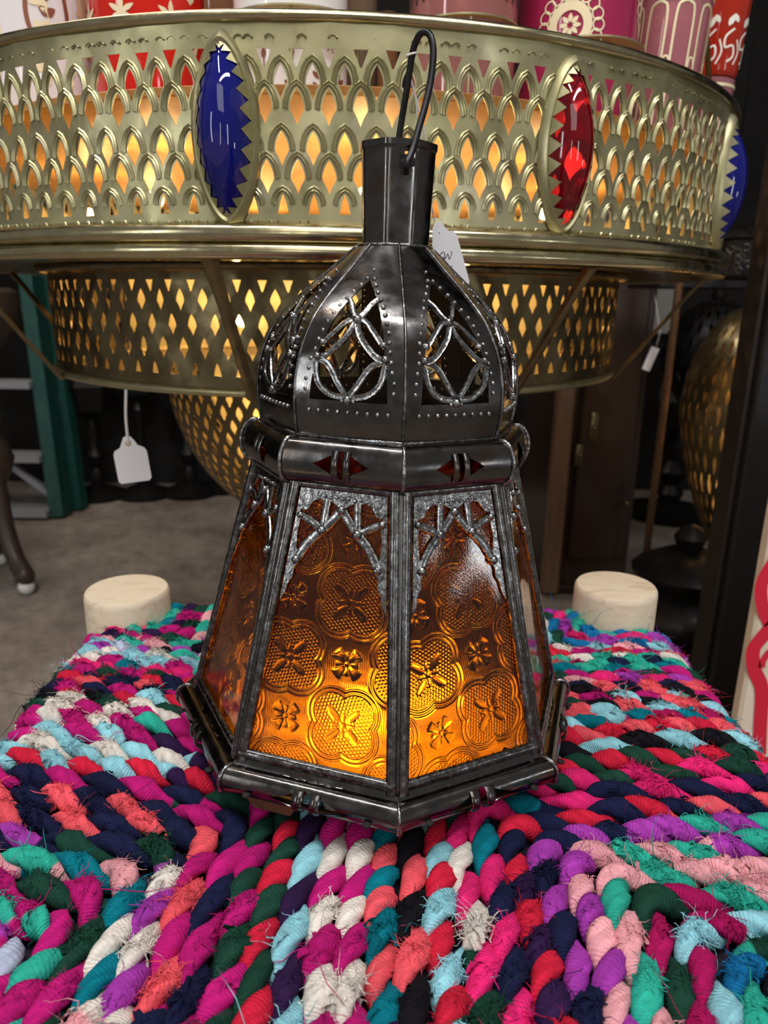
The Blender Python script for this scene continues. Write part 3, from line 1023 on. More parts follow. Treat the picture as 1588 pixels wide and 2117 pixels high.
# front of the card faces the lens
fz = .0007 if nn_[1] < 0 else -.0002
def pen(px_pts):
    bb = []
    for px, py in px_pts:
        d = ray(px, py); o_ = np.array([0, 0, HC]); t = (O + nn_ * fz - o_).dot(nn_) / d.dot(nn_)
        bb.append(o_ + d * t)
    return bez(bb, 24)
b = MB()
for st in ([(917, 520), (911, 525), (908, 534), (911, 542), (917, 541), (919, 534), (914, 532), (910, 537)], [(919, 521), (921, 534), (926, 524), (929, 535), (934, 525), (933, 519)], [(929, 549), (934, 558)], [(935, 550), (928, 557)]):
    b.tube(pen(st), .00028, 5)
b.build('handwriting', M['ink'], card)
kn = at(852, 113, LY + .0088)
b = MB()
for e in (-.0012, .0012):
    b.tube(bez([kn + np.array([-.0022, .0024, -.0008]), at(846, 150, LY + .0185), at(858, 195, LY + .026), at(868, 250, LY + .032) + np.array([e, 0, 0]), at(877, 300, LY + .038) + np.array([e, 0, 0]), at(888, 400, LY + .047), at(899, 455, LY + .058), O + nn_ * fz], 60), .00055, 6)
b.tube(np.array([kn + .0032 * (cos(q_) * np.array([1, 0, .25]) + sin(q_) * np.array([0, 1, .1])) for q_ in np.linspace(0, 2 * pi, 15)]), .00055, 6, caps=False)
b.build('string', M['string'], tag1)

# ================================================================== the pierced brass chandelier
CX, CY = -.0687, 1.0985
chand = thing('chandelier', 'large round tiered chandelier of pierced pale brass set with blue and red glass jewels', 'chandelier', (CX, CY, 0))


def cyl(R, a, z):
    return np.array([R * sin(a), -R * cos(a), z])


OG = [(0, 0), (.10, .30), (.22, .60), (.36, .86), (.48, .98), (.55, 1.0), (.62, .86), (.74, .52), (.86, .26), (1, 0)]


def ogee(cx, ztop, hgt, wid):
    L_ = [(cx - w_ * wid / 2, ztop - t * hgt) for t, w_ in OG]
    R_ = [(cx + w_ * wid / 2, ztop - t * hgt) for t, w_ in OG]
    return L_ + R_[-2:0:-1]          # closed loop, top .. bottom .. up the right side


def half_left(cx, ztop, hgt, wid):      # right half of an ogee sitting on the tile's left edge, going down
    return [(cx + w_ * wid / 2, ztop - t * hgt) for t, w_ in OG]


def tile(w, zb, zt, centre, edge, fine=True):
    """one repeat of pierced sheet: holes given as (kind, ztop, height, width); edge holes are split over the two sides.
    returns 2D verts, tris"""
    V = []; E = []

    def loop(pts):
        i0 = len(V); V.extend(pts)
        E.extend([(i0 + i, i0 + (i + 1) % len(pts)) for i in range(len(pts))])
    holes = []
    for kind, zt_, h, wd in centre:
        if kind == 'o': p = ogee(w / 2, zt_, h, wd)
        elif kind == 'v': p = [(w / 2 - wd / 2, zt_), (w / 2 - wd * .06, zt_ - h), (w / 2 + wd * .06, zt_ - h), (w / 2 + wd / 2, zt_)]
        else: p = [(w / 2, zt_), (w / 2 - wd * .28, zt_ - h * .4), (w / 2 - wd / 2, zt_ - h), (w / 2 + wd / 2, zt_ - h), (w / 2 + wd * .28, zt_ - h * .4)]
        loop(p); holes.append(p)
    lft = [(0, zt)]
    for kind, zt_, h, wd in sorted(edge, key=lambda e: -e[1]):
        if kind == 'o': lft += [(x, z) for x, z in half_left(0, zt_, h, wd)]
        elif kind == 'v': lft += [(0, zt_), (wd / 2, zt_), (wd * .06, zt_ - h), (0, zt_ - h)]
        else: lft += [(0, zt_), (wd * .28, zt_ - h * .4), (wd / 2, zt_ - h), (0, zt_ - h)]
    lft += [(0, zb)]
    rgt = [(w - x, z) for x, z in lft][::-1]
    outer = lft + rgt
    # drop doubles
    oo = [outer[0]]
    for p in outer[1:]:
        if hypot(p[0] - oo[-1][0], p[1] - oo[-1][1]) > 1e-6: oo.append(p)
    loop(oo)
    vs_, es_, fs_, *_ = delaunay_2d_cdt([Vector(p) for p in V], E, [], 0, 1e-7)

    def inside(p, poly):
        r = False; n = len(poly)
        for i in range(n):
            x1, y1 = poly[i]; x2, y2 = poly[(i + 1) % n]
            if (y1 > p[1]) != (y2 > p[1]) and p[0] < (x2 - x1) * (p[1] - y1) / (y2 - y1) + x1: r = not r
        return r
    T = []
    for f in fs_:
        c = np.mean([[vs_[i][0], vs_[i][1]] for i in f], axis=0)
        if inside(c, oo) and not any(inside(c, h) for h in holes): T.append(list(f))
    return np.array([[q[0], q[1]] for q in vs_]), T


def pierced(b, N, w, zb, zt, centre, edge, surf, arcs=True, skip=None, arc_r=.0006):
    V2, T = tile(w, zb, zt, centre, edge)
    for i in range(N):
        if skip and skip(i): continue
        P = np.array([surf((i + x / w) * 2 * pi / N, z, 0) for x, z in V2])
        b.add(P, T)
        if not arcs: continue
        for hs, x0 in ((centre, .5), (edge, 0.)):
            for kind, zt_, h, wd in hs:
                if kind == 'v': continue
                # embossed double arch over the hole
                for k_, gr in ((1, .0021), (2, .0040)):
                    top = zt_ + gr * 1.25
                    pts = [(sg * (wd / 2 + gr) * q_, top - t * (h * .66 + gr)) for sg, seq in ((-1, [(1, .92), (1.0, .72), (.80, .38), (.46, .14)]), (0, [(0, 0)]), (1, [(.46, .14), (.80, .38), (1.0, .72), (1, .92)])) for q_, t in seq]
                    rows = []
                    for j in range(len(pts)):
                        a_ = pts[max(j - 1, 0)]; c_ = pts[min(j + 1, len(pts) - 1)]
                        tx, tz = c_[0] - a_[0], c_[1] - a_[1]; l_ = hypot(tx, tz) + 1e-9
                        nx, nz = -tz / l_, tx / l_
                        x, z = pts[j]
                        r_ = arc_r * (1.1 if k_ == 1 else .8)
                        rows.append([surf((i + x0 + (x + nx * e * r_) / w) * 2 * pi / N, z + nz * e * r_, o_) for e, o_ in ((-1, -.0001), (0, r_ * .7), (1, -.0001))])
                    b.grid(np.array(rows))


# upper band
UB0, UB1, RU = .050 + HC, .192 + HC, .4975
NU = 132; WU = 2 * pi * RU / NU
H_ = HC


def surf_u(a, z, off):
    dent = .0012 * sin(a * 23 + z * 40) + .0008 * sin(a * 61 - z * 90)
    return cyl(RU + off + dent, a, z)


cen = [('o', H_ + .1635, .0235, .0100), ('o', H_ + .1185, .0240, .0104), ('a', H_ + .0750, .0145, .0084)]
edg = [('v', H_ + .1730, .0118, .0112), ('o', H_ + .1475, .0250, .0110), ('o', H_ + .0990, .0240, .0106)]
b = MB(); pierced(b, NU, WU, UB0, UB1, cen, edg, surf_u)
# row of small punched crescents above and below
for i in range(NU * 2):
    if RNG.random() < .25: continue
    a = (i + .5 * RNG.random()) * 2 * pi / (NU * 2)
    for z0, sg in ((H_ + .1795, 1), (H_ + .0560, -1)):
        pts = [cyl(RU + .0006, a + dx / RU, z0 + sg * dz) for dx, dz in ((-.0035, 0), (-.002, .0016), (0, .0022), (.002, .0016), (.0035, 0))]
        b.tube(pts, [.0002, .0006, .0008, .0006, .0002], 4, caps=False)
band = b.build('upper_band', M['brass'], chand, sharp=50)
solidify(band, .0009, -1)


def roll(name, prof, mt, parent=chand, n=192):
    bb = MB(); bb.lathe(prof, (0, 0, 0), n)
    return bb.build(name, mt, parent, sharp=50)


def circ_prof(R, z, r, a0=0, a1=2 * pi, n=14):
    return [(R + r * cos(a), z + r * sin(a)) for a in np.linspace(a0, a1, n)]


roll('top_rim', circ_prof(RU + .0005, UB1 + .0015, .0042), M['brass_rim'])
roll('base_moulding', [(RU - .002, H_ + .0560), (RU + .002, H_ + .0545)] + [(RU + .006 + .0072 * cos(a), H_ + .0460 + .0072 * sin(a)) for a in np.linspace(pi / 2, -pi / 2, 9)]
     + [(RU + .0035, H_ + .0385)] + [(RU + .0062 + .0062 * cos(a), H_ + .0330 + .0062 * sin(a)) for a in np.linspace(pi / 2, -pi / 2, 9)] + [(RU - .012, H_ + .0262), (RU - .014, H_ + .0285), (RU - .01, H_ + .05)], M['brass_rim'])
# soffit between the two tiers
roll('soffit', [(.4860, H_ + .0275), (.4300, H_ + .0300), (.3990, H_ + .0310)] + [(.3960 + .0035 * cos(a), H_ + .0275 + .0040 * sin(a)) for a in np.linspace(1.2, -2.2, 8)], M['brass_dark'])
# jewels in toothed bezels
for deg, gl in ((-6.2, 'blue_glass'), (25.2, 'red_glass'), (57.0, 'blue_glass'), (-38, 'red_glass'), (-70, 'blue_glass'), (89, 'red_glass')):
    a0 = radians(deg)
    zc, hh, hw = H_ + .1165, .0600, .0215

    def jw(x, z, off):
        return cyl(RU + off, a0 + x / RU, zc + z)

    def outline(t, sc=1.):           # pointed ellipse, t 0..1 round
        a = t * 2 * pi
        z = cos(a); x = np.sign(sin(a)) * abs(sin(a)) ** 1.25
        return x * hw * sc, z * hh * sc
    b = MB()
    ts = np.linspace(0, 1, 81)
    rows = []
    for t in ts:
        x, z = outline(t)
        rows.append([jw(x * s_, z * (1 + (s_ - 1) * .55), o_) for s_, o_ in ((1.26, .0005), (1.20, .0045), (1.06, .0078), (.98, .0066), (.95, .0035))])
    b.grid(np.array(rows))
    # saw-tooth claws folded in over the stone
    nt = 26

    def qof(x, z):
        lo, hi = 0., 1.
        for _ in range(30):
            q_ = (lo + hi) / 2
            if (abs(x) / (q_ * hw + 1e-9)) ** 1.6 + (z / (q_ * hh + 1e-9)) ** 2 > 1: lo = q_
            else: hi = q_
        return hi

    def stone(x, z):
        q_ = qof(x, z)
        return .0030 + .0215 * max(0, 1 - q_ ** 2.3) ** .8 * (1 - .25 * (z / hh) ** 2)
    for i in range(nt):
        t0, tm, t1 = i / nt, (i + .5) / nt, (i + 1) / nt
        (x0_, z0_), (x1_, z1_), (xm, zm) = outline(t0), outline(t1), outline(tm)
        tx, tz = x1_ - x0_, z1_ - z0_; l_ = hypot(tx, tz)
        nx, nz = tz / l_, -tx / l_
        if nx * xm + nz * zm > 0: nx, nz = -nx, -nz
        d_ = .0058
        xm, zm = xm + nx * d_, zm + nz * d_
        xa, za = (x0_ + x1_) / 2 + nx * d_ * .4, (z0_ + z1_) / 2 + nz * d_ * .4
        b.add([jw(x0_ * .985, z0_ * .99, .0066), jw(xa, za, max(.0066, stone(xa, za) + .0012)), jw(x1_ * .985, z1_ * .99, .0066), jw(xm, zm, stone(xm, zm) + .0012)], [(0, 1, 3), (1, 2, 3), (0, 2, 1)])
    bez_o = b.build('jewel_bezel', M['brass'], band, smooth=True, sharp=30)
    # the pressed glass stone: bulging leaf with notched edge
    b = MB()
    nr_ = 15
    rows = []
    for t in np.linspace(0, 1, 161):
        x, z = outline(t, .99)
        row = []
        for q_ in np.linspace(1, 0, nr_):
            bulge = .0215 * (1 - q_ ** 2.3) ** .8 * (1 - .25 * (z * q_ / hh) ** 2)
            row.append(jw(x * q_, z * q_, .0030 + bulge))
        rows.append(row)
    b.grid(np.array(rows))
    b.build('glass_jewel', M[gl], bez_o, smooth=True)

# wooden tray inside, cup holders on it
b = MB(); b.lathe([(0, H_ + .1490), (.470, H_ + .1490), (.472, H_ + .1500), (.472, H_ + .1555), (.470, H_ + .1565), (0, H_ + .1565)], (0, 0, 0), 96)
tray = b.build('tray', M['tray_wood'], chand, sharp=40)

# lower drum
RD = .3850; D0, D1 = H_ - .0905, H_ + .0290
ND = 98; WD = 2 * pi * RD / ND


def surf_d(a, z, off):
    dent = .0010 * sin(a * 31 + z * 60) + .0006 * sin(a * 67 - z * 90)
    return cyl(RD + off + dent, a, z)


cen = [('o', H_ + .0060, .0215, .0096), ('o', H_ - .0400, .0215, .0096)]
edg = [('v', H_ + .0140, .0110, .0092), ('o', H_ - .0175, .0215, .0096), ('a', H_ - .0640, .0130, .0090)]
back = lambda i, N=ND: abs(((i + .5) / N * 2 * pi + pi) % (2 * pi) - pi) > 1.95
b = MB(); pierced(b, ND, WD, D0, D1, cen, edg, surf_d, False, back)
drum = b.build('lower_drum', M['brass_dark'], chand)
solidify(drum, .0009, -1)
b = MB(); b.lathe([(RD, D0), (RD, D1)], (0, 0, 0), 60, a0=1.94, a1=2 * pi - 1.94)
b.build('drum_back', M['brass'], chand)  # left unpierced so the holes in front glow evenly
roll('drum_rim', circ_prof(RD + .001, D0 - .002, .0045), M['brass'])
roll('drum_bottom', [(RD, D0 - .004), (.262, D0 - .0085), (.252, D0 - .0085)], M['brass_dark'])
# bottom bowl
RB, BZ = .2500, D0 - .0085
NB = 62; WB = 2 * pi * RB / NB
BV = .340


def surf_b(a, v, off):
    """v is length down the bowl wall from its lip (negative = down)"""
    th = -v / RB
    return np.array([(RB + off) * cos(th) * sin(a), -(RB + off) * cos(th) * cos(a), BZ - (RB + off) * sin(th)])


cen = []; edg = []
vv = -.006
cen.append(('v', vv, .0110, .0110))
rowv = -.0120
for r_ in range(15):
    (edg if r_ % 2 == 0 else cen).append(('o', rowv, .0205, .0108))
    rowv -= .0198 if False else .0178
cenB = [c for c in cen]; edgB = [e for e in edg]
# keep the two interleaved columns from touching one another
back = lambda i, N=NB: abs(((i + .5) / N * 2 * pi + pi) % (2 * pi) - pi) > 2.0
b = MB(); pierced(b, NB, WB, -.305, 0, cenB, edgB, surf_b, False, back)
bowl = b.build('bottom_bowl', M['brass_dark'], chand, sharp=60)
solidify(bowl, .0009, -1)
b = MB()
b.grid(np.array([[surf_b(a, v_, 0) for a in np.linspace(2.0, 2 * pi - 2.0, 40)] for v_ in np.linspace(0, -.305, 20)]))
b.build('bowl_back', M['brass'], chand)  # solid back shaped to keep the front holes bright
fz_ = BZ - RB * sin(.305 / RB)
b = MB(); b.lathe([(.088, fz_ + .001), (.086, fz_ - .004), (.06, fz_ - .014), (.03, fz_ - .022), (.014, fz_ - .03), (.02, fz_ - .042), (.012, fz_ - .056), (0, fz_ - .06)], (0, 0, 0), 32)
b.build('finial', M['brass_dark'], chand)
# flat struts from the moulding down to the drum's rim
for deg in (-9, 31, 71, 111, 151, 191, 231, 267, 307):
    a = radians(deg)
    b = MB()
    o_ = np.array([sin(a), -cos(a), 0])
    pts = [cyl(.4860, a, H_ + .0300), cyl(.4700, a, H_ + .0120), cyl(.4300, a, H_ - .0420), cyl(.3960, a, H_ - .0880), cyl(.3900, a, H_ - .0960)]
    tan_ = np.array([cos(a), sin(a), 0])
    rows = []
    for i, p in enumerate(pts):
        wdt = (.0150, .0115, .0100, .0100, .0130)[i]
        nrm = np.cross(tan_, np.array(pts[min(i + 1, 4)]) - np.array(pts[max(i - 1, 0)])); nrm /= np.linalg.norm(nrm)
        rows.append([p - tan_ * wdt / 2, p - tan_ * wdt * .3 - nrm * .003, p - nrm * .0035, p + tan_ * wdt * .3 - nrm * .003, p + tan_ * wdt / 2])
    b.grid(np.array(rows))
    st = b.build('strut', M['brass_rim'] if False else M['brass_dark'], chand, sharp=40)
    solidify(st, .0012, 0)
# suspension chains up to the ceiling
for deg in (60, 180, 300):
    a = radians(deg); b = MB()
    b.tube([cyl(.478, a, H_ + .17), cyl(.24, a, 2.2), cyl(.02, a, 2.96)], .003, 6)
    b.build('hanging_rod', M['brass_dark'], chand)
# lamps
LAMPS = []
for i in range(9):
    a = radians(i * 40 + 8)
    LAMPS.append((cyl(.33, a, H_ + .095), 1))
for i in range(6):
    LAMPS.append((cyl(.18, radians(i * 60 + 20), H_ - .03), 2))
LAMPS.append((np.array([0, 0, H_ - .19]), 3))
for p, kd in LAMPS:
    b = MB(); b.ball(p, .009, 12, 8, sc3=(1, 1, 1))
    b.build('bulb', M['bulb'], chand)

# price tag hanging from the drum's rim
tag2 = thing('price_tag', 'blank white price tag hanging on a string under the brass chandelier, left of the lantern', 'price tag', (0, 0, 0))
ty = at(262, 815, 1).copy()
# the rim point it hangs from
best = min((np.linalg.norm(np.array([(P_ := np.array([CX, CY, 0]) + cyl(RD + .004, a, D0 - .004))[0] / P_[1] - ray(262, 812)[0] / ray(262, 812)[1]])), a) for a in np.linspace(-1.2, .2, 300))
top_ = np.array([CX, CY, 0]) + cyl(RD + .004, best[1], D0 - .006)
Yt = top_[1]
O2 = at(265, 916, Yt)
s2 = np.linalg.norm(at(304, 950, Yt) - at(234, 950, Yt)) / 70
ax2 = np.array([.10, 0, -1]); ax2 /= np.linalg.norm(ax2); sd2 = np.array([1, .15, .10]); sd2 -= ax2 * sd2.dot(ax2); sd2 /= np.linalg.norm(sd2); n2_ = np.cross(ax2, sd2)
tp2 = lambda x, y, z: O2 + (ax2 * y + sd2 * x) * s2 + n2_ * z
b = MB(); b.prism([(-33, 78), (-33, 22), (-30, 14), (-18, 8), (-13, -2), (-8, -12), (0, -16), (8, -12), (14, -2), (18, 6), (30, 12), (34, 20), (34, 76), (29, 82), (-28, 83)], .0006, tp2)
card2 = b.build('card', M['tag'], tag2, smooth=False)
b = MB(); b.lathe([(3, -.0006), (6, -.0009), (6, .0011), (3, .0014)], (0, 0, 0), 18)
b.build('eyelet', M['gold_paint'], card2, xf=lambda x, y, z: tp2(x, y, z))
b = MB(); b.tube(bez([top_, lerp(top_, O2, .5) + np.array([-.001, -.001, 0]), O2], 20), .0016, 6)
b.build('string', M['string'], tag2)

# ================================================================== coloured glasses on the chandelier
def glass_prof(r0, r1, h, flare=0., waist=0.):
    out = [(0, .004), (r0 * .9, .004), (r0, .0)] if 0 else [(0, 0), (r0 * .92, 0), (r0, .004)]
    for t in np.linspace(.05, 1, 16):
        out.append((r0 + (r1 - r0) * t + flare * t ** 4 - waist * sin(t * pi), h * t))
    inn = [(r - .0022, z + (.0 if z > .01 else .006)) for r, z in out[::-1][:-3]]
    return out + [(out[-1][0] - .0011, h + .0008)] + inn + [(0, .008)]


GB = HC + .1567


def put_glass(name, label, cat, px, py_, Y, w_px, h, material, taper=.92, flare=0., waist=0., holder=True, lean=0., base_z=None, n=48):
    """stand a glass where the photo shows it: centre px, visible width in px near the tray"""
    p = at(px, 40, Y)
    zc = Y * cos(PIT) - (p[2] - HC) * sin(PIT)
    r = w_px * zc / FPX / 2
    z0 = GB if base_z is None else base_z
    g = thing(name, label, cat, (p[0], Y, z0), (0, lean, 0), 'coloured glasses on the chandelier tray')
    b = MB(); b.lathe(glass_prof(r * taper, r, h, flare, waist), (0, 0, 0), n)
    b.build('body', material, g, sharp=50)
    ro = lambda z: r * taper + (r - r * taper) * (z / h) + flare * (z / h) ** 4 - waist * sin(pi * z / h)
    return g, ro, r, h


def on_glass(ro, a, z, off=.0006):
    R = ro(z) + off
    return np.array([R * sin(a), -R * cos(a), z])


def stroke(b, ro, pts, w, off=.0005, n=24, closed=False):
    """painted line on a glass wall: pts=(arc length, height)"""
    P = bez([(x, z, 0) for x, z in pts], n)[:, :2]
    rows = []
    for i in range(len(P)):
        d = P[min(i + 1, len(P) - 1)] - P[max(i - 1, 0)]; d = d / (np.linalg.norm(d) + 1e-9)
        nx, nz = -d[1], d[0]
        rows.append([on_glass(ro, (P[i][0] + nx * e * w / 2) / max(ro(P[i][1]), .01), P[i][1] + nz * e * w / 2, off + (.0004 if e == 0 else 0)) for e in (-1, 0, 1)])
    b.grid(np.array(rows))


def petal(b, ro, x, z, ang, ln, wd, off=.0007):
    c = [on_glass(ro, (x + (u * cos(ang) - v * sin(ang))) / ro(z), z + (u * sin(ang) + v * cos(ang)), off) for u, v in
         [(0, 0), (ln * .25, wd * .4), (ln * .55, wd * .5), (ln * .85, wd * .25), (ln, 0), (ln * .85, -wd * .25), (ln * .55, -wd * .5), (ln * .25, -wd * .4)]]
    b.add(c, [tuple(range(8))])


def dot(b, ro, x, z, r, off=.0007):
    petal(b, ro, x - r, z, 0, 2 * r, 2 * r, off)


TOPZ = .30 + HC - GB      # height (above the glass foot) seen at the frame's top edge, about .13 m

# 1 frosted white, gold leaves and a brown medallion
g, ro, r, h = put_glass('votive_glass', 'frosted white glass with gold leaves and brown medallion, leftmost on the chandelier', 'glass', 62, 0, .86, 262, .16, M['g_frost'], .94)
b = MB(); c = MB()
for k in range(8):
    x0 = -.005 + k * .046
    for z in (.055, .085, .115):
        for a in (.5, 1.5, 2.6, 3.9):
            petal(b, ro, x0 + .004 * sin(z * 200), z, a + z * 9, .013, .009)
    stroke(b, ro, [(x0 - .004, .04), (x0 + .003, .08), (x0 - .003, .13)], .0015)
for k in range(3):
    c = MB()
    x0 = .042 + (k - 1) * .085
    for sg in (-1, 1):
        stroke(c, ro, [(x0 + sg * .017, .125), (x0 + sg * .019, .10), (x0 + sg * .015, .082), (x0 + sg * .008, .072)], .0042)
        petal(c, ro, x0 + sg * .004, .100, pi / 2 + sg * 1.0, .014, .008)
        petal(c, ro, x0 + sg * .003, .082, -pi / 2 + sg * .6, .007, .005)
    petal(c, ro, x0, .112, pi / 2, .013, .007); petal(c, ro, x0, .080, -pi / 2, .008, .005)
    c.build('brown_medallion', M['brown_paint'], g)
b.build('gold_leaves', M['cream_paint'], g)

# 2 red with gold flowers and zigzags
g, ro, r, h = put_glass('votive_glass', 'bright red glass with gold flowers and zigzags, second from left on the chandelier', 'glass', 305, 0, .84, 236, .16, M['g_red'], .95)
b = MB()
for k in range(-4, 5):
    x0 = k * .046 - .008
    for a in np.linspace(0, 2 * pi, 7)[:-1]:
        petal(b, ro, x0, .097, a + .5, .014, .005)
    for z in (.118, .072):
        stroke(b, ro, [(x0 + .014, z + .012), (x0 + .023, z - .004), (x0 + .032, z + .012)], .004, n=6)
b.build('gold_flowers', M['cream_paint'], g)

# 3 brown glass, further back
g, ro, r, h = put_glass('votive_glass', 'small brown glass between the red glass and the white porcelain cup', 'glass', 452, 0, .95, 84, .16, M['g_brown'], .9)
b = MB(); stroke(b, ro, [(-.008, .08), (-.009, .11), (0, .125), (.009, .11), (.008, .08)], .004); petal(b, ro, 0, .085, pi / 2, .02, .010)
b.build('gold_arch', M['gold_paint'], g)

# 4 white cup with brown sprigs
g, ro, r, h = put_glass('votive_glass', 'white porcelain cup with brown sprigs in a brass dish, centre of the chandelier', 'cup', 602, 0, .80, 236, .16, M['g_milk'], .97)
b = MB()
for k in range(-4, 5):
    x0 = k * .026 + .006
    stroke(b, ro, [(x0, .012), (x0 + .001, .03), (x0, .050)], .0012)
    for z in (.018, .027, .036):
        for sg in (-1, 1): petal(b, ro, x0, z, pi / 2 + sg * .9, .009, .004)
    petal(b, ro, x0, .05, pi / 2, .01, .005)
    stroke(b, ro, [(x0 + .009, .06), (x0 + .013, .064), (x0 + .017, .06)], .001, n=6)
b.build('sprigs', M['brown_paint'], g)

# 5,6 dark ones behind
g, ro, r, h = put_glass('votive_glass', 'olive brown glass right beside the white porcelain cup', 'glass', 747, 0, .90, 66, .16, M['g_dark'], .85)
b = MB(); stroke(b, ro, [(-.010, .09), (-.006, .12), (.006, .12), (.010, .09)], .003); b.build('gold_arch', M['gold_paint'], g)
g, ro, r, h = put_glass('votive_glass', 'narrow brown glass behind the rose glass with black crosses', 'glass', 802, 0, .98, 46, .16, M['g_brown'], .8)

# 7 rose clear glass, black lattice
g, ro, r, h = put_glass('votive_glass', 'rose tinted clear glass with a black lattice of crosses', 'glass', 958, 0, .80, 226, .16, M['g_rose'], .96)
b = MB()
for k in range(-7, 8):
    x0 = k * .021 - .019
    stroke(b, ro, [(x0 - .0052, .102), (x0 + .0052, .140)], .0015, n=4); stroke(b, ro, [(x0 + .0052, .102), (x0 - .0052, .140)], .0015, n=4)
    for sg in (-1, 1): stroke(b, ro, [(x0 + sg * .0052, .102), (x0 + sg * .0085, .110), (x0 + sg * .0052, .118), (x0 + sg * .0012, .121)], .0013, n=8)
b.build('black_lattice', M['black_paint'], g)

# 8 magenta with gold doily
g, ro, r, h = put_glass('votive_glass', 'deep magenta glass with a large gold doily medallion', 'glass', 1196, 0, .83, 250, .17, M['g_magenta'], .93)
for k in range(3):
    b = MB()
    x0 = -.020 + k * .105; z0 = .088 + .030 * (k % 2)
    a = np.linspace(0, 2 * pi, 41)
    # gold ring
    V = [on_glass(ro, (x0 + rr * cos(t)) / ro(z0), z0 + rr * sin(t), .0007) for rr in (.012, .020) for t in a]
    b.add(V, [(i, i + 1, 41 + i + 1, 41 + i) for i in range(40)])
    for t in np.linspace(0, 2 * pi, 19)[:-1]:
        cx_, cz_ = x0 + .0255 * cos(t), z0 + .0255 * sin(t)
        stroke(b, ro, [(cx_ + .0052 * cos(t + q_) * (1.1 if abs(q_) < 1 else .9), cz_ + .0052 * sin(t + q_)) for q_ in np.linspace(-pi, pi, 9)], .0015, n=16)
    for t in np.linspace(0, 2 * pi, 9)[:-1]:
        petal(b, ro, x0 + .002 * cos(t), z0 + .002 * sin(t), t, .008, .0042)
    b.build('gold_doily', M['cream_paint'], g)

# 9 pink clear glass, gold arches, tilted
g, ro, r, h = put_glass('tea_glass', 'pink clear tea glass painted with tall cream arches, right of the magenta glass', 'glass', 1378, 0, .86, 150, .16, M['g_pink'], .92, lean=.05, base_z=GB - .012)
b = MB()
for k in range(-3, 4):
    x0 = k * .026
    stroke(b, ro, [(x0 - .0085, .020), (x0 - .0088, .08), (x0 - .0085, .128), (x0 - .004, .137), (x0 + .004, .137), (x0 + .0085, .128), (x0 + .0088, .08), (x0 + .0085, .020), (x0, .012), (x0 - .0085, .020)], .0024, n=60)
    stroke(b, ro, [(x0 + .009, .04), (x0 + .010, .082), (x0 + .013, .090), (x0 + .017, .082), (x0 + .018, .04)], .0020, n=24)
b.build('cream_arches', M['cream_paint'], g)
b = MB(); stroke(b, ro, [(x, .146) for x in np.linspace(-.12, .12, 30)], .003, n=60); b.build('cream_band', M['cream_paint'], g)

# 10 a pink arched glass with a scarlet one stacked in it
g, ro, r, h = put_glass('tea_glass', 'pink tea glass with cream arches standing under a scarlet glass, far right', 'glass', 1484, 0, .93, 84, .088, M['g_pink'], .94, lean=.05, base_z=GB - .006)
b = MB()
for k in range(-2, 3):
    x0 = k * .024 - .006
    stroke(b, ro, [(x0 - .008, .012), (x0 - .008, .062), (x0 - .003, .070), (x0 + .003, .070), (x0 + .008, .062), (x0 + .008, .012)], .0022, n=30)
stroke(b, ro, [(x, .081) for x in np.linspace(-.075, .075, 20)], .0032, n=40)
b.build('cream_arches', M['cream_paint'], g)
gx, gy, gz = g.location
g2 = thing('tea_glass', 'scarlet glass with pale scrollwork standing in the far right pink glass', 'glass', (gx + .0055, gy, gz + .0905), (0, .05, 0), 'coloured glasses on the chandelier tray')
b = MB(); b.lathe(glass_prof(r * .98, r * 1.12, .10), (0, 0, 0), 40); b.build('body', M['g_scarlet'], g2, sharp=50)
b = MB(); ro2 = lambda z: r * .98 + r * .14 * z / .1
for k in range(-3, 4):
    x0 = k * .019
    stroke(b, ro2, [(x0, .012), (x0 + .006, .018), (x0 + .004, .028), (x0 - .004, .026), (x0 - .005, .036), (x0 + .003, .044)], .0022, n=24)
    stroke(b, ro2, [(x0 + .008, .010), (x0 + .012, .022), (x0 + .008, .034)], .0018, n=12)
    petal(b, ro2, x0 - .004, .046, 1.2, .012, .006); petal(b, ro2, x0 + .006, .05, 2.2, .010, .005)
b.build('pale_scrollwork', M['white_paint'], g2)

# brass dishes round three of them
for px, Y, w_, z in ((600, .745, 280, .2420), (968, .755, 225, .2440), (1236, .775, 235, .2330)):
    p = at(px, 30, Y)
    zc = Y * cos(PIT)
    r_ = w_ * zc / FPX / 2
    b = MB()
    for a_ in (1.2, 3.1, 5.0):
        c_ = np.array([p[0] - CX, Y - CY + .045, 0])
        b.tube([c_ + np.array([r_ * .93 * sin(a_), r_ * .93 * cos(a_), HC + .156]), c_ + np.array([r_ * .93 * sin(a_), r_ * .93 * cos(a_), HC + z - .001])], .0015, 6)
    b.lathe([(r_ * .80, -.004), (r_ * .93, -.0005), (r_, .0006), (r_ * 1.0, -.0008), (r_ * .9, -.003)], (p[0] - CX, Y - CY + .045, HC + z), 60)
    o = b.build('cup_dish', M['brass'], chand, sharp=50)

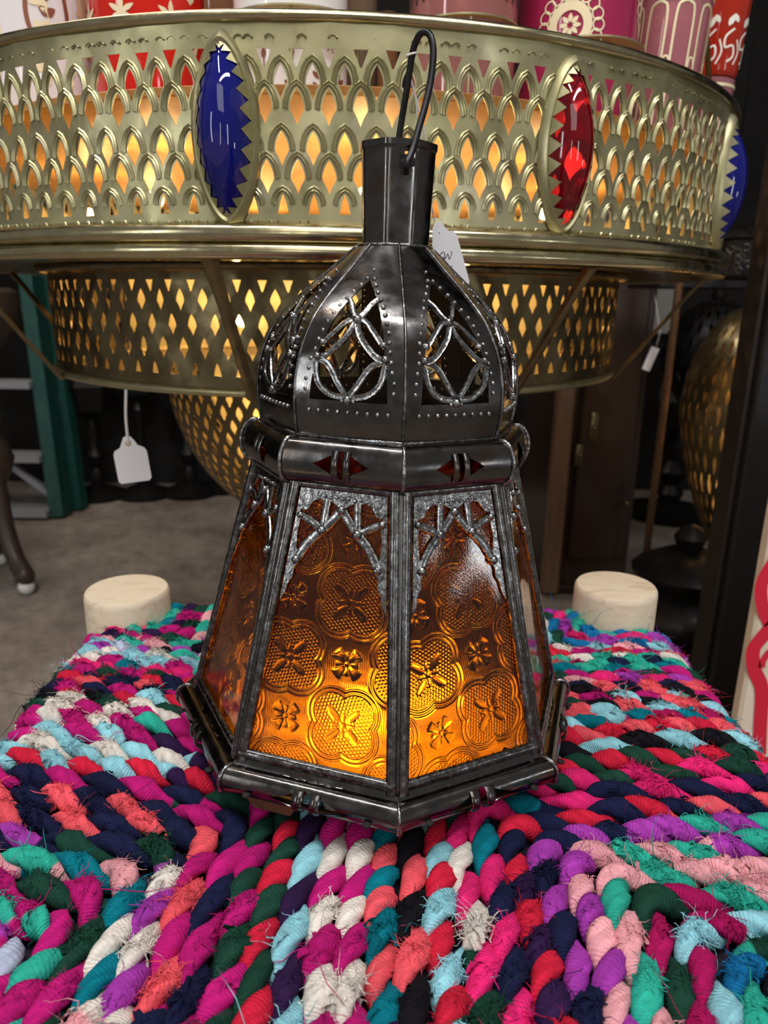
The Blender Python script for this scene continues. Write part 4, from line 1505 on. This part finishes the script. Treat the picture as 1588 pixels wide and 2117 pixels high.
# ================================================================== things behind
# green stepladder
foot = atz(128, 1068, 0.0)
lad = thing('stepladder', 'green wooden stepladder with grey treads standing behind the chandelier at left', 'ladder', (foot[0], foot[1], 0))
topy = at(60, 555, 2.52) - foot
dirv = topy / topy[2]
Ht = 1.75
W_ = .42
for sx in (0, -1):
    b = MB()
    off = np.array([sx * W_, 0, 0])
    top = dirv * Ht + np.array([.04 * -sx * 0 + (.05 if sx else 0), 0, 0])
    for q0, q1 in ((off, off + top),):
        b.bar(q0 + np.array([0, 0, .004]), q1, .045, .075, up=(0, 1, .08))
    b.build('rail', M['green_paint'], lad, smooth=False)
    b = MB(); b.bar(off + np.array([.030 if not sx else -.02, .085, .004]), off + top + np.array([.012, .075, 0]), .035, .05, up=(0, 1, .3))
    b.build('rear_leg', M['green_paint'], lad, smooth=False)
zs_ = [(at(70, py, 2.40)[2]) for py in (1050, 944, 797, 640)]
zs_ += [zs_[-1] + .28, zs_[-1] + .55]
for z in zs_:
    b = MB(); c = dirv * z
    b.box((c[0] - W_ / 2, c[1] - .01, z), (W_ - .046, .10, .022)); b.build('tread', M['grey_paint'], lad, smooth=False)
b = MB(); b.bar((-.03, .03, .06), (-W_ + .02, .035, .36), .02, .02); b.build('brace', M['grey_paint'], lad, smooth=False)

# turned pedestal table at the far left
pb = atz(75, 1222, 0.0)
ped = thing('pedestal_table', 'worn turned wooden pedestal table with a curved leg on a white china caster', 'table', (pb[0] - .115, pb[1] + .07, 0))
b = MB()
b.lathe([(0, .20), (.030, .20), (.040, .22), (.028, .25), (.050, .29), (.062, .33), (.050, .37), (.030, .40), (.045, .42), (.045, .44), (.030, .46), (.036, .50), (.030, .54), (.040, .56), (.05, .575), (.03, .59), (.03, .60), (0, .60)], (0, 0, 0), 28)
b.build('column', M['turned_wood'], ped, sharp=40)
b = MB(); b.lathe([(0, .59), (.05, .60), (.10, .63), (.115, .65), (.12, .70), (.115, .735), (.10, .745), (0, .747)], (0, 0, 0), 40)
b.build('top', M['turned_wood'], ped, sharp=40)
for a in (-.72, 2.1, 4.0):
    dx, dy = cos(a), sin(a)
    b = MB()
    pts = bez([(dx * .02, dy * .02, .30), (dx * .035, dy * .035, .24), (dx * .05, dy * .05, .165), (dx * .09, dy * .09, .085), (dx * .135, dy * .135, .05), (dx * .13, dy * .13, .045)], 30)
    b.tube(pts, np.interp(np.linspace(0, 1, len(pts)), [0, .5, .85, 1], [.026, .022, .024, .014]), 10)
    lg = b.build('leg', M['turned_wood'], ped)
    b = MB(); b.ball((dx * .135, dy * .135, .0205), .021, 16, 10); b.build('caster', M['pearl'], lg)

# dark floor lanterns in a row in front of the back wall
def floor_lantern(px, py, sc_, label, prof):
    p = atz(px, py, 0)
    t = thing('floor_lantern', label, 'floor lantern', (p[0], p[1], 0), group='black iron floor lanterns by the back wall')
    b = MB(); b.lathe([(0, 0), (.11 * sc_, .0), (.115 * sc_, .012), (.07 * sc_, .03), (.02 * sc_, .05), (0, .05)], (0, 0, 0), 28); b.build('base', M['dark_iron'], t, sharp=40)
    b = MB(); b.lathe([(r * sc_, z) for r, z in prof], (0, 0, 0), 20); b.build('stem', M['dark_iron'], t, sharp=40)
    b = MB(); zt = prof[-1][1]
    b.lathe([(.02 * sc_, zt), (.09 * sc_, zt + .03), (.12 * sc_, zt + .12), (.10 * sc_, zt + .22), (.05 * sc_, zt + .28), (.015, zt + .31), (.012, zt + .36), (0, zt + .37)], (0, 0, 0), 8); b.build('cage', M['dark_iron'], t, smooth=False)
    return t


P1 = [(.018, .04), (.03, .08), (.018, .11), (.04, .16), (.02, .2), (.03, .25), (.016, .30)]
P2 = [(.015, .04), (.024, .10), (.014, .14), (.014, .3), (.03, .33), (.016, .36)]
floor_lantern(205, 1026, 1.0, 'black iron floor lantern just right of the green ladder', P1)
floor_lantern(300, 1024, .95, 'black iron floor lantern behind the hanging white tag', P2)
floor_lantern(395, 1020, 1.0, 'black iron floor lantern beside the pierced bottom bowl', P1)
floor_lantern(462, 1012, .9, 'black iron floor lantern half behind the pierced bottom bowl', P2)

floor_lantern(1380, 1062, 1.55, 'black iron floor lantern added to darken the gap between the dark cabinet and the brass teardrop lantern', P1)  # added dark shape over a patch of bare floor that showed too light

# dark wardrobe at right
Yc = 1.75
xl = at(1150, 900, Yc)[0]; xr = at(1330, 900, Yc)[0]
cab = thing('cabinet', 'tall dark stained wooden cabinet with brass fittings behind the stool', 'cabinet', ((xl + xr) / 2, Yc, 0))
wd_ = xr - xl
b = MB(); b.box((0, .20, .85), (wd_, .38, 1.66), bev=.006); b.build('body', M['dark_wood'], cab, smooth=False)
b = MB(); b.box((.016, -.002, .85), (wd_ - .075, .022, 1.50), bev=.005); dr = b.build('door', M['dark_wood'], cab, smooth=False)
b = MB(); b.box((-wd_ / 2 + .012, -.006, .85), (.042, .040, 1.68), bev=.006); b.build('stile', M['brown_wood'], cab, smooth=False)
b = MB(); b.box((0, .19, 1.69), (wd_ + .06, .46, .03), bev=.008); b.build('cornice', M['dark_wood'], cab, smooth=False)
b = MB(); b.box((0, .20, .012), (wd_ + .02, .40, .024), bev=.004); b.build('plinth', M['dark_wood'], cab, smooth=False)
for px, py, h_ in ((1229, 885, .075), (1198, 942, .055)):
    q = at(px, py, Yc - .02)
    b = MB(); b.box((q[0] - cab.location[0], -.016, q[2]), (.020, .006, h_), bev=.002); b.ball((q[0] - cab.location[0], -.020, q[2]), .007, 10, 6)
    b.build('hinge', M['brass_dark'], dr)
b = MB()
for i, dz in enumerate((0,)):
    q = at(1296, 1040, Yc - .02); b.ball((q[0] - cab.location[0], -.018, q[2]), .008, 10, 6)
b.build('knob', M['brass_dark'], dr)

# thin pole in front of it
pp = at(1366, 900, 1.40)
pole = thing('pole', 'thin reddish brown metal pole standing right of the dark cabinet', 'pole', (pp[0], 1.40, 0))
b = MB(); b.tube([(0, 0, .002), (0, 0, 1.9)], .0075, 10); b.build('shaft', M['rust'], pole)
b = MB(); b.lathe([(0, 0), (.06, 0), (.06, .006), (.02, .012), (0, .012)], (0, 0, 0), 20); b.build('foot', M['rust'], pole, sharp=40)

# pale board leaning far back
p = at(1372, 610, 2.80); p2 = at(1372, 690, 2.80)
b = MB(); b.box((p[0], 2.825, (p[2] + p2[2]) / 2 + .10), (.13, .04, p[2] - p2[2] + .2), bev=.003)
tag(b.build('trim_1', M['pale_board'], smooth=False), kind='structure')

# grey pot low behind the lantern's right shoulder
p = at(1092, 1010, 2.3)
b = MB(); b.lathe([(0, 0), (.05, 0), (.055, .02), (.06, .2), (.075, .32), (.09, .42), (.085, .50), (.06, .55), (.065, .565), (.055, .565), (.05, .54), (0, .53)], (p[0], 2.3, 0), 30)
tag(b.build('urn', M['dark_iron'], sharp=40), 'dark grey urn in the shadow behind the lantern, left of the cabinet', 'urn')

# shelf upright and shelf at right
post_x = at(1548, 820, 1.02)[0]
rack = thing('rack', 'black painted wooden rack with a pale worn edge at the right edge of the shop', 'shelf rack', (post_x + .03, 1.05, 0))
b = MB(); b.box((.008, 0, .62), (.060, .07, 1.24), bev=.003); b.build('upright', M['black_post'], rack, smooth=False)
b = MB(); b.box((-.0255, .005, .62), (.007, .05, 1.24), bev=.002); b.build('edge_strip', M['post_edge'], rack, smooth=False)
b = MB(); b.box((.42, 0, .62), (.06, .07, 1.24), bev=.003); b.build('upright', M['black_post'], rack, smooth=False)
zsh = at(1500, 572, 1.35)[2]
b = MB(); b.box((.24, .50, zsh - .01), (.52, .18, .016), bev=.002); b.build('shelf_board', M['dark_iron'], rack, smooth=False)


def dark_ball_lantern(name, label, px, py, Y, rpx, mt, stretch, N=26, rows=9, hang_to=2.95, foot_z=None):
    p = at(px, py, Y)
    zc = Y * cos(PIT) - (p[2] - HC) * sin(PIT)
    R = rpx * zc / FPX
    t = thing(name, label, 'lantern', (p[0], Y, p[2]))
    W1 = 2 * pi * R / N
    Lh = pi * R * .94

    def sf(a, v, off):
        th = v / Lh * pi * .97
        r = (R + off) * sin(th)
        zz = cos(th) * R
        zz = zz * (stretch[0] if zz > 0 else stretch[1])
        if stretch[1] > 1.3 and zz < 0:
            r = (R + off) * (1 - (-zz / (R * stretch[1])) ** 1.35) ** .75 if -zz < R * stretch[1] else 0
        return np.array([r * sin(a), -r * cos(a), zz])
    cen = []; edg = []
    hgt = Lh * .84 / rows
    for i in range(rows):
        (cen if i % 2 else edg).append(('o', Lh * .93 - i * hgt, hgt * 1.0, W1 * .36))
    b = MB(); pierced(b, N, W1, Lh * .03, Lh * .99, cen, edg, sf, False)
    o = b.build('pierced_shell', mt, t, sharp=60)
    solidify(o, .0012, 0)
    b = MB(); b.lathe([(.012, R * stretch[0] - .002), (.02, R * stretch[0] + .006), (.008, R * stretch[0] + .03), (.012, R * stretch[0] + .04), (0, R * stretch[0] + .045)], (0, 0, 0), 16); b.build('cap', mt, t)
    if hang_to:
        b = MB(); b.tube([(0, 0, R * stretch[0] + .04), (0, 0, hang_to - p[2])], .002, 6); b.build('chain', M['dark_iron'], t)
    return t, R


t_, R_ = dark_ball_lantern('hanging_lantern', 'black iron hanging lantern pierced with small holes, behind the amber-lit brass one', 1468, 745, 1.95, 98, M['dark_iron'], (1.25, 1.35))
tb, Rb_ = dark_ball_lantern('hanging_lantern', 'tall teardrop brass lantern with many holes, glowing warm behind the black rack', 1523, 850, 1.38, 110, M['brass_dark'], (1.9, 2.75), 30, 15)
spot_glow = (tb, Rb_)
p = at(1552, 520, 1.50)
t = thing('table_lantern', 'dark metal lantern with ring pattern on the rack shelf, top right', 'lantern', (p[0], 1.53, zsh))
b = MB(); zt = at(1552, 478, 1.50)[2] - zsh
b.lathe([(0, .0005), (.07, .0005), (.072, .006), (.066, .010), (.064, zt * .8), (.07, zt * .85), (.06, zt), (.02, zt + .02), (0, zt + .02)], (0, 0, 0), 32); bd = b.build('drum', M['dark_iron'], t, sharp=40)
b = MB()
for i in range(60):
    a = RNG.uniform(0, 2 * pi); z = RNG.uniform(.015, zt * .75)
    c_ = np.array([.0655 * sin(a), -.0655 * cos(a), z])
    b.tube([c_ + .006 * (cos(q) * np.array([cos(a), sin(a), 0]) + sin(q) * np.array([0, 0, 1])) for q in np.linspace(0, 2 * pi, 11)], .0012, 4, caps=False)
b.build('rings', M['frame_metal'], bd)

# round base of a floor lamp, polished lips catching the light
p = at(1412, 1225, 1.30)
t = thing('floor_lamp', 'dark round stacked metal foot of a floor lamp in the shadow behind the right post', 'lamp', (p[0], 1.30, 0))
b = MB(); b.lathe([(0, 0), (.14, 0), (.145, .01), (.14, .04), (.10, .07), (.09, .12), (.125, .15), (.130, .165), (.125, .18), (.08, .205), (.085, .225), (.098, .235), (.100, .245), (.090, .255), (.045, .28), (0, .285)], (0, 0, 0), 40); b.build('base', M['dark_iron'], t, sharp=50)
b = MB(); b.lathe([(.02, .28), (.03, .31), (.016, .33), (.0, .335)], (0, 0, 0), 24); b.build('stem', M['dark_iron'], t, sharp=50)

# small white tag on the black lantern
p = at(1345, 742, 1.45)
t = thing('price_tag', 'tiny white price tag hanging beside the thin brown pole at right', 'price tag', (p[0], 1.45, p[2]))
b = MB(); b.box((0, 0, 0), (.016, .0008, .046), rot=Matrix.Rotation(.32, 4, 'Y')); b.build('card', M['tag'], t, smooth=False)
b = MB(); b.tube([(.008, 0, .022), (.014, .003, .05), (.0105, .045, .12)], .0006, 5); b.build('string', M['string'], t)

# cream cloth panel with red painted lines at the right edge
Yp = .80
A = at(1589, 1075, Yp); Bq = at(1541, 1470, Yp)
x0 = (A[0] + Bq[0]) / 2
t = thing('painted_panel', 'cream cloth panel with red painted lines standing at the right edge', 'panel', (x0, Yp, 0))
b = MB(); b.box((.16, .012, .30), (.32, .022, .598), bev=.004); b.build('cloth', M['cream_board'], t, smooth=False)
b = MB()
for st, w_ in ((((1600, 1160), (1579, 1195), (1573, 1225), (1579, 1262), (1592, 1290)), .0075), (((1600, 1290), (1575, 1318), (1557, 1345), (1560, 1385), (1575, 1425), (1572, 1500), (1570, 1560)), .0085), (((1592, 1345), (1578, 1365), (1575, 1380)), .004)):
    P = bez([at(px, py, Yp - .0002) - np.array([x0, Yp, 0]) for px, py in st], 30)
    rows = []
    for i in range(len(P)):
        d = P[min(i + 1, len(P) - 1)] - P[max(i - 1, 0)]; d /= np.linalg.norm(d)
        nn2 = np.array([-d[2], 0, d[0]])
        rows.append([P[i] + nn2 * w_ * e + np.array([0, -.0004, 0]) for e in (-1, 1)])
    b.grid(np.array(rows))
b.build('red_lines', M['red_paint'], t)

# ================================================================== light and camera
w = bpy.data.worlds.new('World'); sc.world = w
w.use_nodes = True
bg = w.node_tree.nodes['Background']
bg.inputs['Color'].default_value = (1.0, .97, .95, 1)
bg.inputs['Strength'].default_value = .19


def area(name, loc, aim, size, power, color=(1, 1, 1), sy=None):
    l = bpy.data.lights.new(name, 'AREA')
    l.energy = power; l.color = color
    l.shape = 'RECTANGLE' if sy else 'SQUARE'
    l.size = size
    if sy: l.size_y = sy
    o = bpy.data.objects.new(name, l); COL.objects.link(o)
    o.location = loc
    o.rotation_euler = (Vector(aim) - Vector(loc)).to_track_quat('-Z', 'Y').to_euler()
    return o


def spot_point(name, loc, power, color, radius=.02, parent=None):
    l = bpy.data.lights.new(name, 'POINT'); l.energy = power; l.color = color; l.shadow_soft_size = radius
    o = bpy.data.objects.new(name, l); COL.objects.link(o); o.location = loc
    if parent is not None: o.parent = parent
    return o


area('shop_strip_light', (-.5, .1, 2.6), (0, .5, .5), 1.3, 21, (1, .98, .97), .08)
area('shop_strip_light', (.55, -.3, 2.5), (0, .5, .5), 1.3, 19, (1, .98, 1), .08)
area('shop_panel_light', (0, -1.2, 2.2), (0, .5, .5), 1.0, 9, (1, .97, .95))

for p, kd in LAMPS:
    spot_point('lamp_light', p, {1: 1.1, 2: 1.3, 3: 2.6}[kd], (1, .62, .26), .012, chand)
spot_point('lamp_light', (-.012, -.040, .040), .08, (1, .62, .24), .010, lantern)  # fill for the amber glow, over the added lamp
spot_point('lamp_light', (.022, -.034, .040), .05, (1, .62, .24), .010, lantern)  # second added fill, with no lamp body
l = bpy.data.lights.new('dome_fill_spot', 'SPOT'); l.energy = 5.0; l.color = (1, .78, .36); l.spot_size = .95; l.spot_blend = .5; l.shadow_soft_size = .012  # added spot, stands in for shop light falling through the dome windows
o = bpy.data.objects.new('dome_fill_spot', l); COL.objects.link(o); o.parent = lantern; o.location = (0, 0, .205)
o.rotation_euler = (-.14, 0, 0)

spot_point('lamp_light', (-.03, -.02, -.02), .45, (1, .55, .2), .03, spot_glow[0])
spot_point('lamp_light', (-.01, -.02, -.14), .35, (1, .55, .2), .03, spot_glow[0])

area('floor_fill_light', (-1.2, 2.0, 2.85), (-1.0, 2.2, 0), .9, 14, (1, .86, .72))  # unseen fill added to brighten the floor at the back

# unseen lights added behind the photographer for highlights on the metal
area('highlight_light', (-2.7, -2.0, 1.55), (0, .5, .7), .3, 16, (.93, .96, 1), 1.5)
area('highlight_light', (1.9, -2.9, 1.15), (0, .5, .7), (.30), 13, (.93, .96, 1), 1.3)
area('highlight_light', (-.55, -3.4, 1.2), (0, .5, .7), .12, 7, (1, .97, .92), 1.3)
# small bright window to the right, seen mirrored in the right-hand pane
hitp = at(1012, 1155, .375)
dv = Vector(ray(1012, 1155)).normalized()
nv = LM.to_3x3() @ Vector(fnorm(0) * (Z1 - Z0) + np.array([0, 0, 1]) * (R0 - R1) * cos(pi / 8)); nv.normalize()
rv = dv - 2 * dv.dot(nv) * nv
wl = Vector(hitp) + rv * 2.4
area('highlight_light', tuple(wl), tuple(hitp), .085, 1.3, (.88, .94, 1), .20)

cam_d = bpy.data.cameras.new('camera'); cam = bpy.data.objects.new('camera', cam_d); COL.objects.link(cam)
cam_d.sensor_fit = 'HORIZONTAL'; cam_d.sensor_width = 36
cam_d.lens = FPX / 1588 * 36
cam.matrix_world = Matrix.Translation((0, 0, HC)) @ Matrix.Rotation(pi / 2 - PIT, 4, 'X') @ Matrix.Rotation(ROL, 4, 'Z')
cam_d.clip_start = .01
cam_d.dof.use_dof = True
cam_d.dof.focus_distance = .43
cam_d.dof.aperture_fstop = 13.0
sc.camera = cam
vs = sc.view_settings
sc.display_settings.display_device = 'sRGB'
vs.view_transform = 'Standard'; vs.look = 'None'; vs.gamma = 1; vs.use_curve_mapping = False
vs.exposure = 0.0
try:
    sc.cycles.use_denoising = True
    sc.cycles.max_bounces = 14; sc.cycles.transmission_bounces = 12; sc.cycles.transparent_max_bounces = 12
    sc.cycles.glossy_bounces = 5; sc.cycles.diffuse_bounces = 3
    sc.cycles.sample_clamp_indirect = 6
except Exception:
    pass
